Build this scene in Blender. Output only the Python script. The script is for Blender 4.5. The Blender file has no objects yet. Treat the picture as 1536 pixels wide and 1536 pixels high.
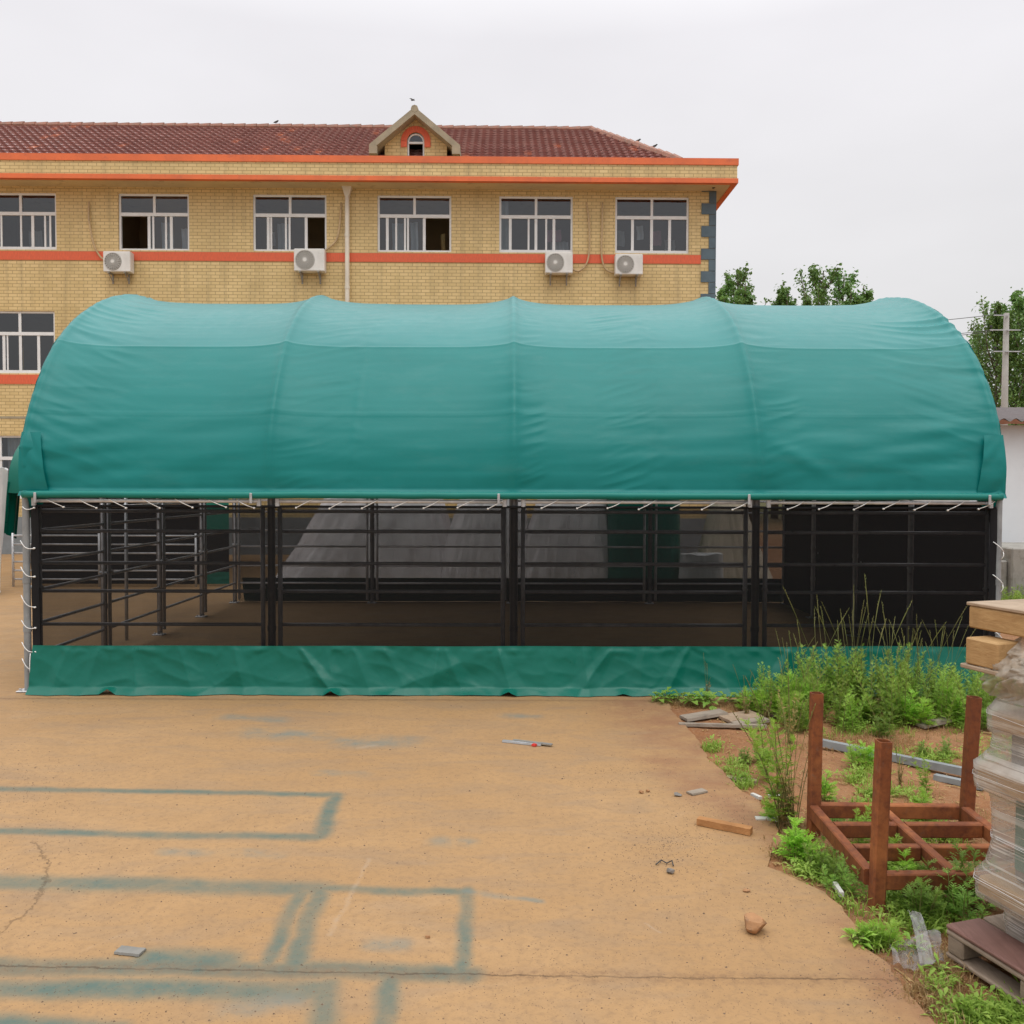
import bpy, bmesh, math, random
from math import sin, cos, pi, radians, sqrt, exp, atan
from mathutils import Vector, Matrix, noise, Euler

SC = bpy.context.scene
COL = SC.collection
R = random.Random(7)

# ------------------------------------------------------------------ camera
F = 1309.0                      # focal length in photo pixels (photo 1536 wide)
CAMH = 1.9
cd = bpy.data.cameras.new("camera"); cam = bpy.data.objects.new("camera", cd); COL.objects.link(cam)
cd.sensor_width = 36; cd.lens = F / 1536 * 36; cd.clip_end = 2000; cd.clip_start = 0.05
CR = Matrix.Rotation(-atan(6 / F), 3, 'Z') @ Matrix.Rotation(pi / 2 - atan(39 / F), 3, 'X') @ Matrix.Rotation(radians(0.16), 3, 'Z')
CM = CR.to_4x4(); CM.translation = Vector((0, 0, CAMH))
cam.matrix_world = CM
SC.camera = cam

# ------------------------------------------------------------------ world, sun, exposure
w = bpy.data.worlds.new("World"); SC.world = w; w.use_nodes = True
wn = w.node_tree; wn.nodes.clear()
def wnode(t, **k):
    n = wn.nodes.new(t)
    for a, b in k.items(): setattr(n, a, b)
    return n
SUN_EL, SUN_ROT = radians(66), radians(165)
sky = wnode('ShaderNodeTexSky', sky_type='NISHITA', sun_disc=False, sun_elevation=SUN_EL, sun_rotation=SUN_ROT)
sky.air_density = 1.0; sky.dust_density = 4.0
hs = wnode('ShaderNodeHueSaturation'); hs.inputs['Saturation'].default_value = 0.12
wn.links.new(sky.outputs[0], hs.inputs['Color'])
tc = wnode('ShaderNodeTexCoord'); sx = wnode('ShaderNodeSeparateXYZ'); wn.links.new(tc.outputs['Generated'], sx.inputs[0])
rmp = wnode('ShaderNodeValToRGB')
rmp.color_ramp.elements[0].position = 0.0; rmp.color_ramp.elements[0].color = (.80, .80, .79, 1)
rmp.color_ramp.elements[1].position = 1.0; rmp.color_ramp.elements[1].color = (1.28, 1.28, 1.3, 1)
for pos_, c_ in ((.0, None), (.2, (.385, .382, .388)), (.45, (.415, .408, .425)), (.7, (.82, .82, .83))):
    if c_: e = rmp.color_ramp.elements.new(pos_); e.color = (*c_, 1)
rmp.color_ramp.elements[0].color = (.36, .36, .355, 1)
wn.links.new(sx.outputs['Z'], rmp.inputs[0])
cn = wnode('ShaderNodeTexNoise'); cn.inputs['Scale'].default_value = 2.6; cn.inputs['Detail'].default_value = 4
cmap = wnode('ShaderNodeMapping'); cmap.inputs['Scale'].default_value = (1, 1, 2.5)
wn.links.new(tc.outputs['Generated'], cmap.inputs[0]); wn.links.new(cmap.outputs[0], cn.inputs['Vector'])
cr2 = wnode('ShaderNodeMapRange'); cr2.inputs['To Min'].default_value = 20.6; cr2.inputs['To Max'].default_value = 22.6
cr2.inputs['From Min'].default_value = .3; cr2.inputs['From Max'].default_value = .7
wn.links.new(cn.outputs['Fac'], cr2.inputs['Value'])
vm = wnode('ShaderNodeVectorMath', operation='SCALE'); wn.links.new(rmp.outputs[0], vm.inputs[0]); wn.links.new(cr2.outputs[0], vm.inputs['Scale'])
mx = wnode('ShaderNodeMix', data_type='RGBA'); mx.inputs['Factor'].default_value = 0.94
wn.links.new(hs.outputs[0], mx.inputs['A']); wn.links.new(vm.outputs[0], mx.inputs['B'])
bg = wnode('ShaderNodeBackground'); bg.inputs['Strength'].default_value = 0.1
wn.links.new(mx.outputs['Result'], bg.inputs['Color'])
wo = wnode('ShaderNodeOutputWorld'); wn.links.new(bg.outputs[0], wo.inputs[0])

sd = bpy.data.lights.new("sun", 'SUN'); sd.energy = 0.5; sd.angle = radians(35); sd.color = (1, .96, .9)
sun = bpy.data.objects.new("sun", sd); COL.objects.link(sun)
az = radians(165)               # behind the camera, a little to its right
sun_from = Vector((sin(az) * cos(SUN_EL), cos(az) * cos(SUN_EL), sin(SUN_EL)))
sun.rotation_euler = (-sun_from).to_track_quat('-Z', 'Y').to_euler()

SC.view_settings.view_transform = 'Standard'; SC.view_settings.look = 'None'
SC.view_settings.exposure = 0.0; SC.view_settings.gamma = 1.0
SC.render.engine = 'CYCLES'
SC.cycles.use_denoising = True
SC.cycles.max_bounces = 8; SC.cycles.transparent_max_bounces = 24
SC.cycles.use_adaptive_sampling = True

# ------------------------------------------------------------------ measuring helpers (photo pixel -> world)
def ray(px, py):
    return CR @ Vector(((px - 768) / F, -(py - 768) / F, -1))
def at(px, py, Y):
    d = ray(px, py); t = Y / d.y
    return Vector((d.x * t, Y, CAMH + d.z * t))
def G(px, py, z=0.0):
    d = ray(px, py); t = (z - CAMH) / d.z
    return Vector((d.x * t, d.y * t, z))

# ------------------------------------------------------------------ object helpers
WL = {}
def wloc(o):
    return WL.get(o.name, Vector((0, 0, 0)))
def tag(o, label=None, cat=None, group=None, kind=None):
    if label: o['label'] = label
    if cat: o['category'] = cat
    if group: o['group'] = group
    if kind: o['kind'] = kind
    return o
def thing(name, label, cat, loc=(0, 0, 0), group=None):
    o = bpy.data.objects.new(name, None); COL.objects.link(o)
    o.location = loc; o.empty_display_size = .2
    WL[o.name] = Vector(loc)
    return tag(o, label, cat, group)

class MB:
    def __init__(s): s.v = []; s.f = []; s.mi = []; s.cm = 0
    def add(s, vs, fs):
        b = len(s.v); s.v.extend([tuple(q) for q in vs])
        for f in fs: s.f.append(tuple(b + i for i in f)); s.mi.append(s.cm)
        return s
    def quad(s, a, b, c, d): return s.add([a, b, c, d], [(0, 1, 2, 3)])
    def box(s, lo, hi, M=None):
        x0, y0, z0 = lo; x1, y1, z1 = hi
        vs = [(x0, y0, z0), (x1, y0, z0), (x1, y1, z0), (x0, y1, z0), (x0, y0, z1), (x1, y0, z1), (x1, y1, z1), (x0, y1, z1)]
        if M: vs = [M @ Vector(q) for q in vs]
        return s.add(vs, [(0, 3, 2, 1), (4, 5, 6, 7), (0, 1, 5, 4), (1, 2, 6, 5), (2, 3, 7, 6), (3, 0, 4, 7)])
    def bbox(s, lo, hi, b=.01, M=None):
        # box with chamfered edges
        bm = bmesh.new(); bmesh.ops.create_cube(bm, size=1)
        for q in bm.verts:
            q.co = Vector([lo[i] + (q.co[i] + .5) * (hi[i] - lo[i]) for i in range(3)])
        bmesh.ops.bevel(bm, geom=bm.edges[:], offset=b, segments=1, affect='EDGES')
        return s.addbm(bm, M)
    def addbm(s, bm, M=None):
        bm.verts.index_update()
        s.add([(M @ q.co) if M else q.co.copy() for q in bm.verts], [[q.index for q in f.verts] for f in bm.faces]); bm.free(); return s
    def tube(s, path, r, n=8, cap=True):
        path = [Vector(p) for p in path]; m = len(path)
        rs = r if isinstance(r, (list, tuple)) else [r] * m
        t0 = (path[1] - path[0]).normalized()
        up = Vector((0, 0, 1)) if abs(t0.z) < .9 else Vector((1, 0, 0))
        nx = t0.cross(up).normalized()
        vs = []
        for i, p in enumerate(path):
            t = (path[min(i + 1, m - 1)] - path[max(i - 1, 0)]).normalized()
            nx = (nx - t * nx.dot(t)).normalized(); ny = t.cross(nx)
            for k in range(n):
                a = 2 * pi * k / n; vs.append(p + (nx * cos(a) + ny * sin(a)) * rs[i])
        fs = []
        for i in range(m - 1):
            for k in range(n):
                k2 = (k + 1) % n; fs.append((i * n + k, i * n + k2, (i + 1) * n + k2, (i + 1) * n + k))
        if cap:
            fs.append(tuple(range(n - 1, -1, -1))); fs.append(tuple((m - 1) * n + k for k in range(n)))
        return s.add(vs, fs)
    def grid(s, fn, nu, nv, flip=False):
        vs = [fn(i / nu, j / nv) for j in range(nv + 1) for i in range(nu + 1)]
        fs = []
        for j in range(nv):
            for i in range(nu):
                a = j * (nu + 1) + i; q = (a, a + 1, a + nu + 2, a + nu + 1)
                fs.append(q[::-1] if flip else q)
        return s.add(vs, fs)
    def mesh(s, name, mats, off=Vector((0, 0, 0)), smooth=False):
        me = bpy.data.meshes.new(name)
        me.from_pydata([(q[0] - off[0], q[1] - off[1], q[2] - off[2]) for q in s.v], [], s.f)
        for m_ in (mats if isinstance(mats, (list, tuple)) else [mats]): me.materials.append(m_)
        me.polygons.foreach_set('material_index', s.mi)
        if smooth: me.polygons.foreach_set('use_smooth', [True] * len(s.f))
        me.update(); return me
    def build(s, name, mats, parent=None, smooth=False, local=False, origin=None, auto=None):
        off = Vector((0, 0, 0))
        if parent is not None and not local: off = wloc(parent)
        if origin is not None: off = Vector(origin)
        me = s.mesh(name, mats, off, smooth)
        o = bpy.data.objects.new(name, me); COL.objects.link(o)
        if parent is not None: o.parent = parent; WL[o.name] = off if not local else Vector((0, 0, 0))
        if origin is not None and parent is None: o.location = off; WL[o.name] = off
        if auto:
            for p in me.polygons: p.use_smooth = True
            try: me.set_sharp_from_angle(angle=auto)
            except Exception: pass
        return o

def copy_tree(o, parent=None):
    c = o.copy(); COL.objects.link(c)
    if parent is not None: c.parent = parent
    for ch in list(o.children): copy_tree(ch, c)
    return c

# ------------------------------------------------------------------ material helpers
class NT:
    def __init__(s, name):
        s.m = bpy.data.materials.new(name); s.m.use_nodes = True; s.t = s.m.node_tree; s.t.nodes.clear()
        s.out = s.n('ShaderNodeOutputMaterial')
    def n(s, t, **k):
        q = s.t.nodes.new(t)
        for a, b in k.items(): setattr(q, a, b)
        return q
    def set(s, sock, v):
        if hasattr(v, 'links') or isinstance(v, bpy.types.NodeSocket): s.t.links.new(v, sock)
        elif v is not None:
            if isinstance(v, (tuple, list)) and len(v) == 3 and sock.type == 'RGBA': v = (*v, 1)
            sock.default_value = v
    def coord(s, out='Object', scale=(1, 1, 1), rot=(0, 0, 0)):
        c = s.n('ShaderNodeTexCoord'); m = s.n('ShaderNodeMapping')
        m.inputs['Scale'].default_value = scale; m.inputs['Rotation'].default_value = rot
        s.t.links.new(c.outputs[out], m.inputs[0]); return m.outputs[0]
    def noise(s, vec, scale=5, detail=3, rough=.5, dist=0, out='Fac'):
        q = s.n('ShaderNodeTexNoise'); s.set(q.inputs['Vector'], vec)
        q.inputs['Scale'].default_value = scale; q.inputs['Detail'].default_value = detail
        q.inputs['Roughness'].default_value = rough; q.inputs['Distortion'].default_value = dist
        return q.outputs[out]
    def mr(s, v, a, b, c=0, d=1, smooth=False):
        q = s.n('ShaderNodeMapRange'); q.clamp = True
        if smooth: q.interpolation_type = 'SMOOTHSTEP'
        s.set(q.inputs['Value'], v)
        for nm, x in (('From Min', a), ('From Max', b), ('To Min', c), ('To Max', d)): s.set(q.inputs[nm], x)
        return q.outputs[0]
    def math(s, op, a, b=0.0, c=None, clamp=False):
        q = s.n('ShaderNodeMath', operation=op); q.use_clamp = clamp
        s.set(q.inputs[0], a); s.set(q.inputs[1], b)
        if c is not None: s.set(q.inputs[2], c)
        return q.outputs[0]
    def mix(s, f, a, b, blend='MIX'):
        q = s.n('ShaderNodeMix', data_type='RGBA', blend_type=blend)
        s.set(q.inputs['Factor'], f); s.set(q.inputs['A'], a); s.set(q.inputs['B'], b)
        return q.outputs['Result']
    def bump(s, h, strength=.3, dist=.01, normal=None):
        q = s.n('ShaderNodeBump'); q.inputs['Strength'].default_value = strength; q.inputs['Distance'].default_value = dist
        s.set(q.inputs['Height'], h)
        if normal is not None: s.set(q.inputs['Normal'], normal)
        return q.outputs[0]
    def principled(s, col, rough=.6, metal=0., spec=.5, normal=None, **k):
        q = s.n('ShaderNodeBsdfPrincipled')
        s.set(q.inputs['Base Color'], col); s.set(q.inputs['Roughness'], rough); s.set(q.inputs['Metallic'], metal)
        s.set(q.inputs['Specular IOR Level'], spec)
        if normal is not None: s.set(q.inputs['Normal'], normal)
        for a, b in k.items(): s.set(q.inputs[a], b)
        return q.outputs[0]
    def done(s, sh):
        s.t.links.new(sh, s.out.inputs[0]); return s.m
    def mixsh(s, f, a, b):
        q = s.n('ShaderNodeMixShader'); s.set(q.inputs[0], f); s.t.links.new(a, q.inputs[1]); s.t.links.new(b, q.inputs[2]); return q.outputs[0]

def pmat(name, col, rough=.6, var=.18, scale=6, bump=0., bscale=60, metal=0., spec=.5, col2=None, stretch=(1, 1, 1), c2amt=(.5, .7), rand=0.):
    t = NT(name); v = t.coord('Object', stretch)
    n1 = t.noise(v, scale, 5, .6)
    dark = tuple(c * (1 - var) for c in col); lite = tuple(min(1, c * (1 + var)) for c in col)
    c = t.mix(t.mr(n1, .3, .7), dark, lite)
    if col2:
        n2 = t.noise(v, scale * 2.3, 6, .65)
        c = t.mix(t.mr(n2, c2amt[0], c2amt[1]), c, col2)
    if rand:
        oi = t.n('ShaderNodeObjectInfo')
        hsv = t.n('ShaderNodeHueSaturation'); t.set(hsv.inputs['Value'], t.mr(oi.outputs['Random'], 0, 1, 1 - rand, 1 + rand)); t.set(hsv.inputs['Color'], c); c = hsv.outputs[0]
    nm = None
    if bump:
        nm = t.bump(t.noise(v, bscale, 4, .6), bump, .01)
    rr = t.mr(n1, .3, .7, max(0, rough - .07), min(1, rough + .07))
    return t.done(t.principled(c, rr, metal, spec, nm))

def leafmat(name, col, col2, rand=.25, transl=.48):
    t = NT(name); v = t.coord('Object')
    n1 = t.noise(v, 7, 4, .6)
    g = t.n('ShaderNodeNewGeometry')
    f = t.math('ADD', t.math('MULTIPLY', t.mr(n1, .3, .7), .55), t.math('MULTIPLY', g.outputs['Random Per Island'], .45))
    c = t.mix(f, col, col2)
    oi = t.n('ShaderNodeObjectInfo')
    h = t.n('ShaderNodeHueSaturation'); t.set(h.inputs['Value'], t.mr(oi.outputs['Random'], 0, 1, 1 - rand, 1 + rand))
    t.set(h.inputs['Hue'], t.mr(oi.outputs['Random'], 0, 1, .49, .51)); t.set(h.inputs['Color'], c)
    p = t.principled(h.outputs[0], .5, 0, .35)
    tr = t.n('ShaderNodeBsdfTranslucent'); t.set(tr.inputs['Color'], h.outputs[0])
    return t.done(t.mixsh(transl, p, tr.outputs[0]))

# ---- materials
def m_brick():
    t = NT('yellow_brick'); c = t.n('ShaderNodeTexCoord'); sp = t.n('ShaderNodeSeparateXYZ'); t.t.links.new(c.outputs['Object'], sp.inputs[0])
    ge = t.n('ShaderNodeNewGeometry'); sn = t.n('ShaderNodeSeparateXYZ'); t.t.links.new(ge.outputs['Normal'], sn.inputs[0])
    horiz = t.math('GREATER_THAN', t.math('ABSOLUTE', sn.outputs['X']), .7)
    mm = t.n('ShaderNodeMix', data_type='FLOAT'); t.set(mm.inputs['Factor'], horiz); t.set(mm.inputs['A'], sp.outputs['X']); t.set(mm.inputs['B'], sp.outputs['Y'])
    cb = t.n('ShaderNodeCombineXYZ'); t.set(cb.inputs[0], mm.outputs[0]); t.set(cb.inputs[1], sp.outputs['Z'])
    b = t.n('ShaderNodeTexBrick'); t.set(b.inputs['Vector'], cb.outputs[0])
    b.inputs['Scale'].default_value = 1; b.inputs['Brick Width'].default_value = .238; b.inputs['Row Height'].default_value = .0885
    b.inputs['Mortar Size'].default_value = .0085; b.inputs['Mortar Smooth'].default_value = .25; b.inputs['Bias'].default_value = .0
    b.inputs['Color1'].default_value = (.76, .575, .28, 1); b.inputs['Color2'].default_value = (.67, .50, .23, 1); b.inputs['Mortar'].default_value = (.38, .255, .11, 1)
    n = t.noise(cb.outputs[0], .7, 5, .6)
    col = t.mix(t.mr(n, .35, .75, 0, .35), b.outputs['Color'], (.36, .25, .10))
    streak = t.noise(t.coord('Object', (3.5, 1, .25)), 1.2, 5, .6)
    col = t.mix(t.mr(streak, .5, .75, 0, .45), col, (.27, .20, .10))
    nm = t.bump(b.outputs['Fac'], -.5, .01)
    return t.done(t.principled(col, .55, 0, .4, nm))
ROOFZ = [10.0, .1]
def m_tile():
    t = NT('roof_tile'); c = t.n('ShaderNodeTexCoord'); sp = t.n('ShaderNodeSeparateXYZ'); t.t.links.new(c.outputs['Object'], sp.inputs[0])
    ix = t.math('FLOOR', t.math('DIVIDE', sp.outputs['X'], .22)); iy = t.math('FLOOR', t.math('DIVIDE', t.math('SUBTRACT', sp.outputs['Z'], ROOFZ[0]), ROOFZ[1]))
    cb = t.n('ShaderNodeCombineXYZ'); t.set(cb.inputs[0], ix); t.set(cb.inputs[1], iy)
    wnz = t.n('ShaderNodeTexWhiteNoise'); wnz.noise_dimensions = '2D'; t.set(wnz.inputs['Vector'], cb.outputs[0])
    col = t.mix(wnz.outputs['Value'], (.21, .07, .058), (.29, .105, .085))
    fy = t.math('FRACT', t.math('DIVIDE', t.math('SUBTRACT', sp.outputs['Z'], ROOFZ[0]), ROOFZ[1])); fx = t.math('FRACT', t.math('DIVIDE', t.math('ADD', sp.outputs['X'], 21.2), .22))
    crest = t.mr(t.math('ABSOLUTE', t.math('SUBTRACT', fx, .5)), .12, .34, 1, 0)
    sc = t.n('ShaderNodeVectorMath', operation='MULTIPLY'); t.set(sc.inputs[0], cb.outputs[0]); sc.inputs[1].default_value = (.22, .6, 1)
    pn = t.noise(sc.outputs[0], .62, 2, .5)
    hot = t.math('MULTIPLY', t.mr(pn, .65, .67), t.mr(wnz.outputs['Value'], .3, .32))
    one = t.math('GREATER_THAN', wnz.outputs['Value'], .988)
    col = t.mix(t.math('MAXIMUM', hot, one), col, (.62, .20, .10))
    nose_glint = t.math('MULTIPLY', t.mr(fy, .22, .38, 1, 0), t.math('MULTIPLY_ADD', crest, .75, .25))
    col = t.mix(t.math('MULTIPLY', nose_glint, .62), col, (.60, .42, .38))  # glaze highlight painted as a pale band on each row's lower edge
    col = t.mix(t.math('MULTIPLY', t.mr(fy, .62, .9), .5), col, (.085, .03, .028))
    dn = t.noise(t.coord('Object'), .5, 5, .6)
    col = t.mix(t.mr(dn, .45, .75, 0, .5), col, (.17, .06, .055))
    return t.done(t.principled(col, .24, 0, .9))
def m_concrete():
    t = NT('yard_concrete'); v = t.coord('Object')
    n1 = t.noise(v, .55, 5, .55); n2 = t.noise(v, 3.2, 6, .65); n3 = t.noise(v, 26, 5, .7); n4 = t.noise(t.coord('Object', (1, 3, 1)), 1.4, 6, .62, .6)
    col = t.mix(t.mr(n1, .3, .7), (.60, .345, .137), (.70, .425, .19))
    col = t.mix(t.mr(n2, .4, .75, 0, .6), col, (.52, .315, .145))
    col = t.mix(t.mr(n4, .48, .72, 0, .6), col, (.45, .31, .185))
    n7 = t.noise(t.coord('Object', (.35, 1.2, 1), (0, 0, -.25)), 1.7, 7, .68, .8); col = t.mix(t.mr(n7, .55, .7, 0, .38), col, (.40, .27, .165)); col = t.mix(t.mr(n7, .25, .4, .35, 0), col, (.74, .50, .28))
    col = t.mix(t.mr(n3, .48, .75, 0, .65), col, (.38, .235, .12))
    n5 = t.noise(v, 90, 3, .7); col = t.mix(t.mr(n5, .58, .74, 0, .65), col, (.24, .15, .085))
    n6 = t.noise(t.coord('Object', (1.6, 1, 1), (0, 0, .5)), 2.2, 6, .7, 1.2); col = t.mix(t.mr(n6, .63, .8, 0, .4), col, (.74, .52, .32))
    # node group: soft sprayed stroke from A to B
    g = bpy.data.node_groups.new('stroke', 'ShaderNodeTree')
    for nm, ty in (('P', 'NodeSocketVector'), ('A', 'NodeSocketVector'), ('B', 'NodeSocketVector'), ('W', 'NodeSocketFloat'), ('S', 'NodeSocketFloat')):
        g.interface.new_socket(nm, in_out='INPUT', socket_type=ty)
    g.interface.new_socket('Mask', in_out='OUTPUT', socket_type='NodeSocketFloat')
    gi = g.nodes.new('NodeGroupInput'); go = g.nodes.new('NodeGroupOutput')
    def vmath(op, a, b=None, sc=None):
        q = g.nodes.new('ShaderNodeVectorMath'); q.operation = op; g.links.new(a, q.inputs[0])
        if b is not None: g.links.new(b, q.inputs[1])
        if sc is not None: g.links.new(sc, q.inputs['Scale'])
        return q
    def smath(op, a, b):
        q = g.nodes.new('ShaderNodeMath'); q.operation = op; g.links.new(a, q.inputs[0]); g.links.new(b, q.inputs[1]); return q
    pa = vmath('SUBTRACT', gi.outputs['P'], gi.outputs['A']); ba = vmath('SUBTRACT', gi.outputs['B'], gi.outputs['A'])
    d1 = vmath('DOT_PRODUCT', pa.outputs[0], ba.outputs[0]); d2 = vmath('DOT_PRODUCT', ba.outputs[0], ba.outputs[0])
    h = smath('DIVIDE', d1.outputs['Value'], d2.outputs['Value']); h.use_clamp = True
    q = vmath('SUBTRACT', pa.outputs[0], vmath('SCALE', ba.outputs[0], sc=h.outputs[0]).outputs[0])
    L = vmath('LENGTH', q.outputs[0])
    mr = g.nodes.new('ShaderNodeMapRange'); mr.interpolation_type = 'SMOOTHSTEP'
    g.links.new(L.outputs['Value'], mr.inputs['Value']); g.links.new(gi.outputs['W'], mr.inputs['From Min'])
    sm = smath('ADD', gi.outputs['W'], gi.outputs['S']); g.links.new(sm.outputs[0], mr.inputs['From Max'])
    mr.inputs['To Min'].default_value = 1; mr.inputs['To Max'].default_value = 0
    g.links.new(mr.outputs[0], go.inputs[0])
    wob = t.n('ShaderNodeVectorMath', operation='MULTIPLY_ADD')
    nz = t.noise(v, 3.0, 4, .6, 0, 'Color'); off = t.n('ShaderNodeVectorMath', operation='SUBTRACT'); t.set(off.inputs[0], nz); off.inputs[1].default_value = (.5, .5, .5)
    t.set(wob.inputs[0], off.outputs[0]); wob.inputs[1].default_value = (.09, .09, 0); t.set(wob.inputs[2], v)
    fine = t.n('ShaderNodeVectorMath', operation='MULTIPLY_ADD')
    nz2 = t.noise(v, 9.0, 6, .7, 0, 'Color'); off2 = t.n('ShaderNodeVectorMath', operation='SUBTRACT'); t.set(off2.inputs[0], nz2); off2.inputs[1].default_value = (.5, .5, .5)
    t.set(fine.inputs[0], off2.outputs[0]); fine.inputs[1].default_value = (.05, .05, 0); t.set(fine.inputs[2], v)
    def stroke(p0, p1, W, S, P):
        gn = t.n('ShaderNodeGroup'); gn.node_tree = g
        t.set(gn.inputs['P'], P); gn.inputs['A'].default_value = G(*p0); gn.inputs['B'].default_value = G(*p1)
        gn.inputs['W'].default_value = W * .5; gn.inputs['S'].default_value = S * 1.15 + W * .6
        return gn.outputs[0]
    def union(lst):
        m = lst[0]
        for q in lst[1:]: m = t.math('MAXIMUM', m, q)
        return m
    P = wob.outputs[0]
    spray = [((-60, 1182), (505, 1192), .012, .05), ((503, 1192), (480, 1254), .018, .05), ((-60, 1246), (478, 1256), .015, .055),
             ((-60, 1322), (470, 1333), .035, .075), ((470, 1333), (700, 1337), .012, .045), ((700, 1335), (692, 1455), .014, .04),
             ((-60, 1447), (700, 1460), .03, .06), ((452, 1338), (398, 1455), .012, .045), ((480, 1336), (440, 1452), .022, .045),
             ((-60, 1482), (488, 1486), .022, .075), ((490, 1482), (478, 1560), .024, .06), ((590, 1466), (568, 1560), .018, .05), ((-60, 1533), (170, 1545), .02, .06),
             ((590, 1458), (700, 1460), .025, .05), ((220, 1443), (330, 1446), .05, .08)]
    faint = [((380, 1098), (470, 1104), .03, .2), ((530, 1112), (615, 1113), .04, .18), ((478, 1159), (545, 1160), .01, .07), ((560, 1415), (600, 1416), .02, .06), ((250, 1277), (420, 1282), .01, .06),
             ((660, 1262), (700, 1265), .01, .08), ((700, 1336), (810, 1352), .004, .03), ((340, 1515), (440, 1500), .01, .08), ((340, 1075), (420, 1080), .01, .12), ((760, 1073), (800, 1074), .01, .1)]
    breakup = t.math('MULTIPLY', t.mr(t.noise(v, 9, 6, .75), .25, .6, .6, 1), t.mr(t.noise(v, 1.1, 4, .6), .3, .6, .55, 1))
    ms = t.math('MULTIPLY', union([stroke(*q, P) for q in spray]), breakup)
    col = t.mix(t.math('MULTIPLY', ms, 1.0), col, (.155, .225, .18))
    mf = t.math('MULTIPLY', union([stroke(*q, P) for q in faint]), t.mr(n2, .4, .65, .1, .75))
    col = t.mix(mf, col, (.25, .31, .27))
    light = t.math('MULTIPLY', union([stroke((552, 1290), (497, 1402), .002, .016, P), stroke((540, 1122), (560, 1119), .006, .03, P), stroke((970, 1385), (990, 1400), .001, .01, P)]), t.mr(n3, .35, .6, .1, .8))
    col = t.mix(t.math('MULTIPLY', light, .3), col, (.85, .68, .5))
    Pf = fine.outputs[0]
    J = [((-300, 1443), (540, 1459)), ((540, 1459), (960, 1466)), ((960, 1466), (1400, 1470)), ((-300, 1046.5), (1050, 1051.5)), ((-300, 1140), (-100, 1141))]
    joint = t.math('MULTIPLY', union([stroke(a, b, .0016, .005, Pf) for a, b in J]), t.mr(n2, .3, .55, .2, .7))
    dirtband = union([stroke(a, b, .004, .06, P) for a, b in J[:4]])
    C = [((60, 1278), (72, 1303)), ((72, 1303), (60, 1345)), ((60, 1345), (40, 1370)), ((40, 1370), (-10, 1402)), ((-10, 1402), (-80, 1425)), ((60, 1278), (52, 1262))]
    jag = t.n('ShaderNodeVectorMath', operation='MULTIPLY_ADD'); t.set(jag.inputs[0], off2.outputs[0]); jag.inputs[1].default_value = (.16, .16, 0); t.set(jag.inputs[2], v)
    crack = t.math('MULTIPLY', union([stroke(a, b, .0, .010, jag.outputs[0]) for a, b in C]), .5)
    dk = t.math('MAXIMUM', joint, crack)
    col = t.mix(t.math('MULTIPLY', dirtband, t.mr(n3, .3, .65, .05, .55)), col, (.33, .18, .085))
    col = t.mix(t.math('MULTIPLY', dk, .85), col, (.09, .05, .025))
    edge = union([stroke((960, 1060), (1060, 1130), .05, .5, P), stroke((1060, 1130), (1150, 1215), .1, .45, P), stroke((1150, 1215), (1180, 1290), .0, .15, P), stroke((1280, 1390), (1400, 1536), .06, .14, P), stroke((1000, 1140), (1120, 1230), .0, .3, P)])
    col = t.mix(t.math('MULTIPLY', edge, t.mr(n2, .35, .62, .1, .85)), col, (.42, .205, .10))
    hgt = t.math('SUBTRACT', t.math('ADD', t.math('MULTIPLY', n3, .5), t.math('MULTIPLY', n2, .7)), t.math('MULTIPLY', dk, 1.5))
    nm = t.bump(hgt, .35, .012)
    col = t.mix(1.0, col, (.575, .575, .60), 'MULTIPLY')
    return t.done(t.principled(col, t.mr(n2, .3, .7, .62, .85), 0, .35, nm))
def m_soil():
    t = NT('soil'); v = t.coord('Object')
    n1 = t.noise(v, 1.1, 5, .6); n2 = t.noise(v, 6, 6, .7); n3 = t.noise(v, 40, 4, .7)
    col = t.mix(t.mr(n1, .35, .65), (.40, .185, .075), (.52, .29, .14))
    col = t.mix(t.mr(n2, .4, .7, 0, .8), col, (.29, .14, .065))
    col = t.mix(t.mr(n3, .5, .75, 0, .7), col, (.50, .33, .18))
    n4 = t.noise(v, 120, 2, .6); col = t.mix(t.mr(n4, .6, .75, 0, .6), col, (.16, .085, .045))
    far = t.n('ShaderNodeSeparateXYZ'); t.set(far.inputs[0], v)
    col = t.mix(t.math('MULTIPLY', t.mr(far.outputs['Y'], 30, 60), .8), col, (.10, .14, .045))
    nm = t.bump(t.math('ADD', t.math('MULTIPLY', n2, .8), n3), .7, .02)
    col = t.mix(1.0, col, (.68, .65, .67), 'MULTIPLY')
    return t.done(t.principled(col, .9, 0, .2, nm))
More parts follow.
